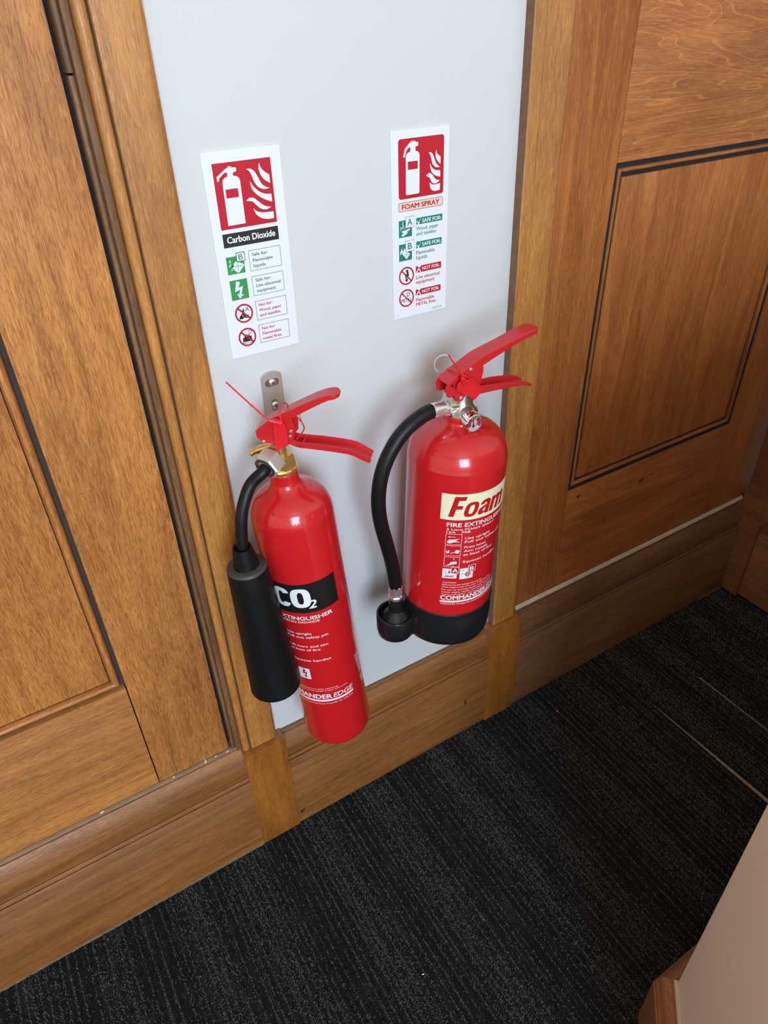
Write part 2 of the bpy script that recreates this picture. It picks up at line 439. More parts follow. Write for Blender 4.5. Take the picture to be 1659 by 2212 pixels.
def knot(parent, x, z, y, w, h, rot):
    pts = []
    for i in range(12):
        a = 2 * math.pi * i / 12; r_ = 1 + 0.25 * math.sin(3 * a + x * 40); u_, w_ = math.cos(a) * w * r_, math.sin(a) * h * r_
        pts.append((x + u_ * math.cos(rot) - w_ * math.sin(rot), z + u_ * math.sin(rot) + w_ * math.cos(rot)))
    slab('knot', pts, y - 0.0002, y + 0.002, 'stain', parent, 0)
for k_ in ((0.9585, 0.4225, 0.0085, 0.0028, 0.35), (0.7965, 0.4478, 0.0050, 0.0028, 0.3), (0.9860, 0.4270, 0.0030, 0.0014, 0.2)): knot(wr, k_[0], k_[1], -0.004, *k_[2:])
# skirting boards
def skirt_prof(top, y0, dep=0.0130):
    """(y, z) outline: plain face, two fillets, an ovolo and a ledge"""
    p_ = [(0.016, 0.0), (y0, 0.0), (y0, 0.1690), (y0 + 0.0008, 0.1703), (y0 + 0.0022, 0.1705), (y0 + 0.0029, 0.1672), (y0 + 0.0036, 0.1712), (y0 + 0.0036, 0.1762), (y0 + 0.0043, 0.1774), (y0 + 0.0054, 0.1776), (y0 + 0.0060, 0.1742), (y0 + 0.0066, 0.1790)]
    # ovolo: springs outwards then rolls back to the ledge
    a0 = (y0 + 0.0064, 0.1805); a1 = (y0 + dep, top - 0.0065)
    for i in range(9):
        t = i / 8; bulge = 0.0060 * 4 * t * (1 - t)
        p_.append((a0[0] + (a1[0] - a0[0]) * t - bulge, a0[1] + (a1[1] - a0[1]) * t))
    p_ += [(a1[0] - 0.0004, top - 0.0058), (a1[0] - 0.0004, top - 0.0012), (a1[0] + 0.0008, top), (0.016, top)]
    return p_
def run(name, prof, x0, x1, mat, parent=None):
    n = len(prof)
    v = [(x0, y, z) for y, z in prof] + [(x1, y, z) for y, z in prof]
    f = [(i, (i + 1) % n, n + (i + 1) % n, n + i) for i in range(n)] + [tuple(range(n))[::-1], tuple(range(n, 2 * n))]
    return MB().add(v, f).build(name, mat, parent, smooth=32)
o = run('baseboard_left', skirt_prof(0.2425, -0.0215, 0.0165), -0.90, 0.1412, 'skirt')
struct('baseboard_left', 'varnished oak skirting left of the plinth block', o, cat='baseboard')
run('ledge_dust', [(-0.0052, 0.2424), (-0.0050, 0.2430), (-0.0005, 0.2434), (-0.0005, 0.2424)], -0.90, 0.1300, 'dust', o)
o = run('baseboard_middle', skirt_prof(0.2300, -0.0205, 0.0150), 0.205, 0.610, 'skirt')
struct('baseboard_middle', 'short oak skirting under the white wall', o, cat='baseboard')
for k_ in ((0.560, 0.082, 0.0022, 0.0085, 0.15), (0.2165, 0.028, 0.0050, 0.0040, 0.5)): knot(o, k_[0], k_[1], -0.0205, *k_[2:])
run('ledge_dust', [(-0.0050, 0.2299), (-0.0050, 0.2306), (-0.0003, 0.2310), (-0.0003, 0.2299)], 0.2075, 0.607, 'edge', o)
o = run('baseboard_right', skirt_prof(0.2470, -0.0215), 0.672, 1.345, 'skirt_d')
struct('baseboard_right', 'dull dark skirting under the right panelling', o, cat='baseboard')
run('ledge_dust', [(-0.0086, 0.2468), (-0.0084, 0.2484), (-0.0050, 0.2530), (-0.0035, 0.2534), (-0.0035, 0.2468)], 0.676, 1.318, 'dust_light', o)

# plinth blocks under the casings
o = slab('trim_3', rect(0.1405, 0.2072, 0.0, 0.2345), -0.0235, 0.01, 'block', None, 0.0012)
struct('trim_3', 'glossy oak plinth block below the left casing', o, cat='trim')
o = slab('trim_4', rect(0.6075, 0.6755, 0.0, 0.2435), -0.0245, 0.01, 'block', None, 0.0012)
struct('trim_4', 'oak plinth block below the right casing', o, cat='trim')

# end wall of the recess at the right: plinth, casing, white wall and skirting
o = MB().add(*prism([(-0.016, 0), (-0.70, 0), (-0.70, ZT), (-0.016, ZT)], lambda a, b, d: (d, a, b), 1.352, 1.43)).build('wall_end', 'wall', None, smooth=0)
struct('wall_end', 'white end wall of the narrow recess', o)
t5 = struct('trim_5', 'dark oak casing on the end wall in the far corner', cat='trim')
bevelled('casing_board', *prism([(-0.008, 0.262), (-0.078, 0.262), (-0.078, ZT), (-0.008, ZT)], lambda a, b, d: (d, a, b), 1.3260, 1.354), 'skirt_y', t5, 0.0015)
bevelled('bead_moulding', *prism([(-0.0785, 0.262), (-0.105, 0.262), (-0.105, ZT), (-0.0785, ZT)], lambda a, b, d: (d, a, b), 1.3330, 1.354), 'skirt_y', t5, 0.002)
o = bevelled('trim_6', *prism([(-0.006, 0.0), (-0.060, 0.0), (-0.060, 0.200), (-0.108, 0.255), (-0.108, 0.262), (-0.006, 0.262)], lambda a, b, d: (d, a, b), 1.3215, 1.354), 'skirt_y', None, 0.0015)
struct('trim_6', 'worn plinth block in the far skirting corner', o, cat='trim')
pr = skirt_prof(0.243, -0.0215)
n_ = len(pr)
v = [(1.354 + y * 1.0, -0.060, z) for y, z in pr] + [(1.354 + y, -0.70, z) for y, z in pr]
f = [(i, (i + 1) % n_, n_ + (i + 1) % n_, n_ + i) for i in range(n_)] + [tuple(range(n_))[::-1], tuple(range(n_, 2 * n_))]
o = MB().add(v, f).build('baseboard_end', 'skirt_y', None, smooth=32)
struct('baseboard_end', 'dark oak skirting along the end wall', o, cat='baseboard')

# half-height beige partition at the lower right, with a splayed corner
PH = 0.90
KX, KY = 0.487, -0.552
SP = 0.12
foot = [(KX, KY), (1.43, KY), (1.43, KY - 0.11), (KX + 0.05, KY - 0.11), (KX - SP + 0.11, KY - SP - 0.045), (KX - SP + 0.11, -1.6), (KX - SP, -1.6), (KX - SP, KY - SP)]
o = bevelled('wall_front', *prism(foot, lambda a, b, d: (a, b, d), 0.0, PH), 'beige', None, 0.002)
struct('wall_front', 'beige painted partition with a splayed corner at lower right', o)
def inset_path(d):
    """partition outline pushed out by d: along the recess, the splay, then back"""
    s = d * math.tan(math.radians(22.5))
    return [(1.34, KY + d), (KX - s, KY + d), (KX - SP - d, KY - SP + s), (KX - SP - d, -1.6)]
bf = struct('baseboard_front', 'oak skirting turning round the beige partition corner', cat='baseboard')
fp = [(0.0225, 0.0), (0.0225, 0.108), (0.0205, 0.110), (0.0205, 0.116), (0.0180, 0.1180), (0.0180, 0.1235)]
for i in range(7):
    t = i / 6 * math.pi / 2; fp.append((0.0065 + 0.0110 * math.cos(t), 0.124 + 0.0130 * math.sin(t)))
fp += [(0.0060, 0.1375), (0.0060, 0.1400), (0.0, 0.1412)]
for k in range(3):
    v = []; f = []
    for d, z in fp + [(0.0, 0.0)]:
        q = inset_path(d); v += [(*q[k], z), (*q[k + 1], z)]
    n = len(fp) + 1
    f = [(2 * i, 2 * i + 1, 2 * ((i + 1) % n) + 1, 2 * ((i + 1) % n)) for i in range(n)]
    f += [tuple(2 * i for i in range(n)), tuple(2 * i + 1 for i in range(n))[::-1]]
    MB().add(v, f).build('skirting_board', 'skirt_y' if k else 'skirt_d', bf, smooth=32)
v = []
for d, z in ((0.0003, 0.1405), (0.0045, 0.1408), (0.0035, 0.1440), (0.0003, 0.1450)):
    q = inset_path(d); v += [(*q[1], z), (*q[2], z)]
MB().add(v, [(0, 1, 3, 2), (2, 3, 5, 4), (4, 5, 7, 6), (6, 7, 1, 0), (0, 2, 4, 6), (1, 3, 5, 7)]).build('caulk_line', 'caulk', bf)

# rest of the shell, out of view
o = MB().add(*prism([(-3.0, -3.3), (1.5, -3.3), (1.5, 0.1), (-3.0, 0.1)], lambda a, b, d: (a, b, d), ZT, ZT + 0.05)).build('ceiling', 'ceil', None, smooth=0)
struct('ceiling', 'plain white ceiling', o, cat='ceiling')

# ------------------------------------------------------------------ floor: backing, carpet tiles and their pile
fl = MB().add(*prism([(-3.0, -3.3), (1.5, -3.3), (1.5, 0.05), (-3.0, 0.05)], lambda a, b, d: (a, b, d), -0.06, -0.0045)).build('floor', 'backing', None, smooth=0)
struct('floor', 'dark charcoal striped carpet tiles', fl, cat='floor')

lines = []
x = -0.95
while x < 1.45:
    lines.append((x, rng.uniform(0.55, 1.0)))
    x += rng.choice([0.0080, 0.0105, 0.0130, 0.0165], p=[0.25, 0.35, 0.25, 0.15])
lx_ = np.array([l[0] for l in lines]); ls_ = np.array([l[1] for l in lines])
bands = [(c, w, a) for c, w, a in zip(np.arange(-0.95, 1.45, 0.118) + rng.uniform(-0.02, 0.02, 21), rng.uniform(0.016, 0.034, 21), rng.uniform(0.30, 0.55, 21))]

def pile(name, poly, pitch, parent):
    """tufts on a jittered grid inside an x/y polygon (convex, ccw)"""
    P = np.array(poly); lo = P.min(0); hi = P.max(0)
    gx = np.arange(lo[0], hi[0], pitch); gy = np.arange(lo[1], hi[1], pitch)
    X, Y = np.meshgrid(gx, gy); X = X.ravel(); Y = Y.ravel()
    X = X + rng.uniform(-0.42, 0.42, X.size) * pitch; Y = Y + rng.uniform(-0.42, 0.42, X.size) * pitch
    keep = np.ones(X.size, bool)
    for i in range(len(P)):
        a = P[i]; b = P[(i + 1) % len(P)]
        keep &= ((b[0] - a[0]) * (Y - a[1]) - (b[1] - a[1]) * (X - a[0])) > 0
    X = X[keep]; Y = Y[keep]; n = X.size
    # tone
    idx = np.clip(np.searchsorted(lx_, X), 1, len(lx_) - 1)
    dl = np.abs(lx_[idx] - X); dr = np.abs(lx_[idx - 1] - X)
    near = np.where(dl < dr, idx, idx - 1); dist = np.minimum(dl, dr)
    pl = np.where(dist < 0.0012, ls_[near], 0.0)
    pb = np.zeros(n)
    for c, w, a in bands: pb = np.maximum(pb, a * np.exp(-((X - c) / w) ** 2))
    on = rng.random(n) < np.clip(pl * 0.92 + pb * 0.65 + 0.02, 0, 0.95)
    tone = np.where(on, rng.uniform(0.058, 0.170, n), rng.uniform(0.008, 0.022, n))
    h = rng.uniform(0.0026, 0.0052, n) + np.where(on, 0.0006, 0)
    r = pitch * rng.uniform(0.55, 0.85, n); a0 = rng.uniform(0, 6.283, n)
    ox = rng.normal(0, 0.0009, n); oy = rng.normal(0, 0.0009, n)
    V = np.zeros((n, 4, 3), np.float32)
    for k in range(3):
        V[:, k, 0] = X + r * np.cos(a0 + k * 2.0944); V[:, k, 1] = Y + r * np.sin(a0 + k * 2.0944); V[:, k, 2] = -0.0042
    V[:, 3, 0] = X + ox; V[:, 3, 1] = Y + oy; V[:, 3, 2] = h - 0.0042
    base = np.arange(n)[:, None] * 4
    F = np.concatenate([base + [0, 1, 3], base + [1, 2, 3], base + [2, 0, 3]], 1).reshape(-1).astype(np.int32)
    me = bpy.data.meshes.new(name)
    me.vertices.add(n * 4); me.vertices.foreach_set('co', V.ravel())
    me.loops.add(F.size); me.loops.foreach_set('vertex_index', F)
    me.polygons.add(F.size // 3); me.polygons.foreach_set('loop_start', np.arange(0, F.size, 3, dtype=np.int32))
    me.update(calc_edges=True)
    ca = me.color_attributes.new('tuft', 'FLOAT_COLOR', 'POINT')
    c = np.ones((n, 4, 4), np.float32); tint = rng.uniform(0.94, 1.04, n)
    for k in range(4):
        sh = 1.0
        c[:, k, 0] = tone * sh; c[:, k, 1] = tone * sh * 0.98 * tint; c[:, k, 2] = tone * sh * 0.94 * tint
    ca.data.foreach_set('color', c.ravel())
    o = link(name, me, 'pile', parent); o['kind'] = 'stuff'
    return o

def tile(poly, pitch=0.00172, tufted=True):
    t = MB().add(*prism(poly, lambda a, b, d: (a, b, d), -0.0045, -0.0030)).build('carpet_tile', 'carpet_far', fl, smooth=0)
    if tufted: pile('pile', poly, pitch, t)
    return t
YN = -0.85
tile([(0.409, YN), (0.9060, YN), (0.9128, -0.42), (0.9142, -0.183), (0.9150, -0.008), (0.409, -0.008)])
tile([(-0.0915, YN), (0.4088, YN), (0.4088, -0.008), (-0.0915, -0.008)])
tile([(-0.5920, YN), (-0.0917, YN), (-0.0917, -0.008), (-0.5920, -0.008)], 0.0019)
tile([(0.9300, YN), (1.0484, YN), (1.0474, -0.1775), (0.9172, -0.1775)], 0.0020)
tile([(1.0488, YN), (1.352, YN), (1.352, -0.1775), (1.0525, -0.1775)], 0.0021)
tile([(0.9152, -0.1768), (1.352, -0.1768), (1.352, -0.008), (0.9152, -0.008)], 0.0020)
tile([(-3.0, -3.3), (1.5, -3.3), (1.5, YN - 0.001), (-3.0, YN - 0.001)], tufted=False)
tile([(-3.0, YN), (-0.593, YN), (-0.593, 0.0), (-3.0, 0.0)], tufted=False)

for x0, x1, y_ in ((-0.90, 0.1405, -0.0222), (1.24, 1.318, -0.0222)):
    run('carpet_edge', [(0.0, -0.004), (y_ - 0.0008, -0.004), (y_ - 0.0005, 0.0012), (0.0, 0.0012)], x0, x1, 'frayed', fl)
# ------------------------------------------------------------------ lettering helpers
_probe = {}
def text2d(body, cap, width=None, bold=0.0, shear=0.0, res=3):
    """flat letters, baseline at 0, starting at x = 0; cap = capital height; width = total length"""
    cu = bpy.data.curves.new('t', 'FONT'); cu.body = body; cu.size = 1.0; cu.resolution_u = res
    cu.offset = min(bold, 0.0); cu.shear = shear; cu.fill_mode = 'FRONT'
    o = bpy.data.objects.new('t', cu); COL.objects.link(o)
    dg = bpy.context.evaluated_depsgraph_get(); me = bpy.data.meshes.new_from_object(o.evaluated_get(dg))
    v = np.array([(q.co[0], q.co[1], 0.0) for q in me.vertices]); f = [tuple(q.vertices) for q in me.polygons]
    bpy.data.objects.remove(o); bpy.data.curves.remove(cu); bpy.data.meshes.remove(me)
    k = cap / 0.70
    if bold > 0:
        n0 = len(v); f0 = list(f); V = [v]
        for j, (dx, dz) in enumerate(((1, 0), (-1, 0), (0, 0.7), (0, -0.7), (0.6, 0.5), (-0.6, -0.5), (0.6, -0.5), (-0.6, 0.5))):
            V.append(v + np.array([dx * bold, dz * bold, (j + 1) * 6e-6])); f += [tuple(i + n0 * (j + 1) for i in q) for q in f0]
        v = np.concatenate(V)
    v[:, :2] *= k; v[:, 0] -= v[:, 0].min()
    if width: v[:, 0] *= width / v[:, 0].max()
    return v, f

class Flat:
    """flat print in the plane of a sign: millimetres from the lower left corner"""
    def __init__(s): s.items = {}
    def put(s, mat, layer, v, f):
        s.items.setdefault((mat, layer), MB()).add([(x / 1000, -0.00008 * layer - 0.0016, z / 1000) for x, z in v], f)
def poly_f(*loops):
    tri = tessellate_polygon([[Vector((a, b, 0)) for a, b in lp] for lp in loops])
    return [q for lp in loops for q in lp], [tuple(t) for t in tri]
def smoothpoly(pts, k=4):
    P = list(pts); n = len(P); out = []
    for i in range(n):
        a, b, c, d = (Vector(P[(i + j - 1) % n]) for j in range(4))
        for j in range(k):
            t = j / k
            q = 0.5 * ((2 * b) + (c - a) * t + (2 * a - 5 * b + 4 * c - d) * t * t + (3 * b - a - 3 * c + d) * t ** 3); out.append((q.x, q.y))
    return out
def rrect(x0, x1, z0, z1, r, n=5):
    out = []
    for cx_, cz, a0 in ((x1 - r, z0 + r, -90), (x1 - r, z1 - r, 0), (x0 + r, z1 - r, 90), (x0 + r, z0 + r, 180)):
        for i in range(n + 1):
            a = math.radians(a0 + 90 * i / n); out.append((cx_ + r * math.cos(a), cz + r * math.sin(a)))
    return out
def circle(cx_, cz, r, n=40): return [(cx_ + r * math.cos(2 * math.pi * i / n), cz + r * math.sin(2 * math.pi * i / n)) for i in range(n)]
def frame(x0, x1, z0, z1, w): return poly_f(rect(x0, x1, z0, z1), rect(x0 + w, x1 - w, z0 + w, z1 - w)[::-1])
def strip(pts, w):
    """thick polyline"""
    v = []; f = []
    P = [Vector(q) for q in pts]
    for i, p_ in enumerate(P):
        t = (P[min(i + 1, len(P) - 1)] - P[max(i - 1, 0)]).normalized(); nn = Vector((-t.y, t.x)) * w / 2
        v += [tuple(p_ + nn), tuple(p_ - nn)]
    for i in range(len(P) - 1): f.append((2 * i, 2 * i + 1, 2 * i + 3, 2 * i + 2))
    return v, f
def ring(cx_, cz, ro, ri): return poly_f(circle(cx_, cz, ro), circle(cx_, cz, ri)[::-1])
def shift(vf, dx, dz, s=1.0): return [(x * s + dx, z * s + dz) for x, z in vf[0]], vf[1]

BOLT = [(0.36, 1.0), (0.62, 0.92), (0.46, 0.62), (0.78, 0.68), (0.60, 0.22), (0.78, 0.22), (0.46, 0.0), (0.32, 0.30), (0.46, 0.25), (0.56, 0.50), (0.20, 0.42)]

def sign(name, label, x, z, w, h, prints):
    root = thing(name, label, 'sign', Matrix.Translation((x, 0.0, z)), None)
    v, f = prism(rect(0, w / 1000, 0, h / 1000), lambda a, b, d: (a, d, b), -0.0016, -0.0001)
    bevelled('board', v, f, 'p_board', root, 0.0002, 1)
    for nm, mat, layer, shapes in prints:
        for sh_ in shapes:
            mb = MB()
            for sv, sf in (sh_ if isinstance(sh_, list) else [sh_]):
                mb.add([(q[0] / 1000, -0.0016 - 0.00009 * layer - (q[2] if len(q) > 2 else 0.0), q[1] / 1000) for q in sv], sf)
            mb.build(nm, mat, root, smooth=0)
    return root
def T(body, x, z, cap, width=None, bold=0.0, shear=0.0):
    v, f = text2d(body, cap, width, bold, shear); return [(a + x, b + z, c) for a, b, c in v], f
def P_(pts): return poly_f(pts)

# --- left sign: carbon dioxide
ext_l = [P_([(12.4, 173.4), (12.6, 177.6), (22.6, 183.8), (24.2, 183.9), (24.2, 185.2), (28.0, 185.0), (28.0, 184.0), (31.8, 183.9), (32.7, 183.0), (32.7, 181.0), (31.8, 180.2), (28.9, 179.6), (28.8, 176.9), (32.0, 176.2), (34.2, 174.6), (35.0, 172.2), (35.0, 133.6), (16.9, 133.4), (17.3, 172.0), (18.2, 174.4), (20.2, 176.0), (23.0, 176.9), (23.2, 180.2), (20.4, 180.2), (14.6, 176.0), (14.0, 173.4)])]
def flame(q):
    mx = max(a for a, b in q); top = max(q, key=lambda w: w[1]); left = min(q, key=lambda w: w[0])
    cor = [i for i, w in enumerate(q) if w[0] > mx - 0.35 or w in (top, left)]
    out = []
    for a, b in zip(cor, cor[1:] + [cor[0] + len(q)]):
        seg = [(*q[i % len(q)], 0.0) for i in range(a, b + 1)]
        out += [(w.x, w.y) for w in (catmull(seg, 4) if len(seg) > 2 else [Vector(seg[0]), Vector(seg[1])])[:-1]]
    return poly_f(out)
flames_l = [flame(q) for q in (
    [(56.0, 185.4), (57.6, 180.6), (61.0, 176.8), (65.4, 173.6), (65.4, 166.2), (60.0, 169.8), (56.4, 174.6), (55.0, 180.4)],
    [(42.2, 181.2), (46.6, 180.9), (50.4, 178.4), (53.4, 173.0), (56.6, 166.4), (60.4, 163.6), (64.3, 162.2), (58.6, 161.6), (53.0, 164.0), (49.4, 168.6), (47.4, 174.4), (45.4, 178.8)],
    [(44.6, 170.4), (47.6, 165.6), (52.4, 160.6), (58.4, 157.6), (65.4, 156.6), (65.4, 149.4), (57.6, 152.6), (50.4, 157.6), (46.0, 163.4)],
    [(38.4, 153.4), (42.0, 155.9), (46.4, 155.2), (50.4, 152.0), (55.6, 147.6), (60.0, 145.6), (64.2, 145.0), (58.6, 143.2), (52.8, 144.6), (48.4, 148.4), (44.6, 152.2)],
    [(44.8, 145.8), (48.6, 142.6), (55.0, 140.8), (65.6, 140.4), (65.4, 134.0), (58.0, 134.2), (51.4, 136.4), (47.0, 140.4)])]
ICON_DROP = lambda x, z: [P_([(x + 2.6, z + 12.4), (x + 3.8, z + 14.4), (x + 4.6, z + 13.0), (x + 3.6, z + 11.2)]), P_([(x + 1.8, z + 8.6), (x + 4.6, z + 11.0), (x + 4.0, z + 9.2), (x + 2.4, z + 7.4)]), P_([(x + 5.2, z + 8.0), (x + 7.4, z + 10.4), (x + 6.6, z + 7.6), (x + 5.4, z + 6.6)]), P_([(x + 3.4, z + 4.4), (x + 5.6, z + 5.4), (x + 5.0, z + 3.6)])]
def box_t(x0, x1, z0, z1, w): return frame(x0, x1, z0, z1, w)
no3 = (20.0, 46.3); no4 = (20.0, 20.6)
fire_a = [P_(smoothpoly([(-5.5, -5), (-4, -1.5), (-1.5, 0), (-3, -4), (-0.5, -5.5)], 2)), P_(smoothpoly([(-1.8, -2), (-2.0, 2.4), (0.2, 5.2), (0.6, 1.0), (1.0, -3.6)], 2)), strip([(-5.8, -5.0), (4.8, -2.6)], 1.1), strip([(-4.8, -2.6), (5.2, -5.4)], 1.0)]
fire_d = [P_([(-5.4, -4.4), (-5.2, -0.8), (-4.0, 0.8), (-3.6, -0.8), (-2.6, 3.2), (-1.4, 0.6), (-0.4, 4.2), (0.8, 0.8), (2.0, 3.4), (3.0, 0.2), (4.4, 1.6), (5.0, -4.4)]), frame(-5.6, 4.8, -6.6, -4.4, 0.5)]
def at_(shapes, c, s=1.0): return [shift(q, c[0], c[1], s) for q in shapes]
sign('safety_sign', 'white carbon dioxide extinguisher sign with a black title band', 0.2272, 0.8398, 79.0, 199.0, [
    ('pictogram_panel', 'p_red', 1, [P_(rect(9.3, 68.2, 130.2, 188.8))]),
    ('extinguisher_symbol', 'p_white', 2, ext_l),
    ('symbol_window', 'p_red', 3, [P_(rect(19.3, 31.8, 158.0, 165.8))]),
    ('flame_symbol', 'p_white', 2, flames_l),
    ('title_band', 'p_char', 1, [P_(rect(9.4, 68.4, 113.4, 126.4))]),
    ('title_text', 'p_white', 2, [T('Carbon Dioxide', 13.4, 117.4, 6.0, 51.4, 0.030)]),
    ('green_symbol_panel', 'p_green', 1, [P_(rect(9.4, 28.0, 87.3, 104.5)), P_(rect(9.4, 28.2, 61.3, 81.4))]),
    ('white_symbol', 'p_white', 2, ICON_DROP(9.4, 87.3) + [P_([(14.6, 95.4), (19.0, 99.6), (26.6, 96.2), (27.4, 94.4), (21.4, 88.4), (19.6, 88.2), (14.8, 93.4)]), P_([(9.4 + 18.6 * a * 0.86 + 1.2, 62.2 + 18.0 * b) for a, b in BOLT])]),
    ('can_cross', 'p_green', 3, [strip([(16.2, 94.8), (26.0, 94.6)], 0.5), strip([(20.6, 89.6), (20.8, 99.0)], 0.5), strip([(17.0, 99.2), (20.2, 101.8)], 0.9)]),
    ('letter_tile', 'p_green', 4, [P_(rect(20.0, 29.6, 98.7, 107.8))]),
    ('letter_tile_face', 'p_board', 5, [P_(rect(20.8, 28.8, 99.5, 107.0))]),
    ('letter', 'p_dgreen', 6, [T('B', 22.4, 100.6, 5.4, 4.6, 0.01)]),
    ('green_text_box', 'p_dgreen', 1, [box_t(33.5, 68.4, 87.2, 107.6, 0.45), box_t(33.5, 68.6, 61.7, 81.8, 0.45),
        T('Safe for:', 37.2, 101.6, 3.1, 17.0, 0.020), T('Flammable', 37.2, 95.9, 3.1, 22.0, 0.020), T('liquids.', 37.2, 90.4, 3.1, 14.4, 0.020),
        T('Safe for:', 37.4, 76.0, 3.1, 17.0, 0.020), T('Live electrical', 37.4, 70.4, 3.1, 27.6, 0.020), T('equipment.', 37.4, 65.0, 3.1, 22.0, 0.020)]),
    ('red_text_box', 'p_maroon', 1, [box_t(33.8, 68.9, 35.7, 56.2, 0.45), box_t(33.8, 68.9, 10.5, 30.5, 0.45)]),
    ('red_text', 'p_red', 1, [T('Not for:', 37.2, 50.2, 3.1, 15.4, 0.020), T('Wood, paper', 37.2, 44.6, 3.1, 25.4, 0.020), T('and textiles.', 37.2, 39.2, 3.1, 24.6, 0.020),
        T('Not for:', 37.4, 24.6, 3.1, 15.4, 0.020), T('Flammable', 37.4, 19.0, 3.1, 22.0, 0.020), T('metal fires.', 37.4, 13.6, 3.1, 22.6, 0.020)]),
    ('fire_symbol', 'p_char', 1, [at_(fire_a, no3), T('A', 21.8, 48.0, 4.6, 4.2, 0.0), at_(fire_d, no4), T('D', 22.2, 23.2, 4.2, 3.4, 0.0)]),
    ('prohibition_ring', 'p_red', 2, [[ring(*no3, 10.0, 8.2), strip([(no3[0] - 6.2, no3[1] + 6.2), (no3[0] + 6.2, no3[1] - 6.2)], 1.8)], [ring(*no4, 10.0, 8.2), strip([(no4[0] - 6.2, no4[1] + 6.2), (no4[0] + 6.2, no4[1] - 6.2)], 1.8)]]),
])

# --- right sign: foam spray
flames_r = [flame(q) for q in (
    [(57.5, 177.8), (58.8, 173.6), (63.6, 169.6), (63.6, 162.5), (59.4, 166.0), (56.8, 171.0)],
    [(47.8, 175.6), (51.8, 174.6), (54.6, 170.6), (58.0, 163.8), (63.2, 159.4), (57.2, 160.0), (52.8, 164.0), (51.0, 170.4)],
    [(49.3, 165.0), (52.6, 160.0), (57.0, 157.2), (63.5, 156.2), (63.5, 149.8), (57.0, 151.6), (51.6, 156.4)],
    [(44.4, 152.8), (48.6, 155.2), (52.6, 153.4), (57.2, 148.0), (63.2, 146.2), (57.2, 143.4), (52.2, 145.4), (49.6, 149.8)],
    [(49.0, 145.6), (54.6, 142.6), (63.4, 143.3), (63.4, 136.4), (56.0, 136.0), (51.0, 138.8)])]
ext_r = [P_([(15.0, 173.8), (17.3, 181.6), (23.6, 187.2), (24.8, 187.4), (25.0, 188.4), (30.2, 188.3), (30.4, 187.2), (33.6, 187.0), (34.5, 185.8), (34.3, 183.8), (33.4, 183.0), (30.8, 182.8), (30.7, 178.6), (33.6, 177.8), (35.4, 176.2), (36.0, 173.8), (35.9, 137.4), (34.8, 136.2), (19.2, 136.2), (18.3, 137.4), (18.4, 173.6), (19.0, 175.8), (20.8, 177.6), (24.2, 178.6), (24.4, 182.7), (21.0, 181.6), (18.6, 178.6), (17.4, 173.7)])]
n1 = (18.2, 49.2); n2 = (18.0, 23.3)
tick = [(32.6, 107.6), (33.8, 107.4), (35.0, 105.4), (38.4, 112.0), (40.6, 114.6), (37.8, 110.4), (35.4, 103.6), (34.2, 103.8)]
cross_s = lambda x, z: [strip([(x, z - 1.0), (x + 2.8, z + 3.4), (x + 6.2, z + 7.8)], 1.5), strip([(x + 1.4, z + 7.6), (x + 3.4, z + 3.6), (x + 5.6, z - 1.2)], 1.3)]
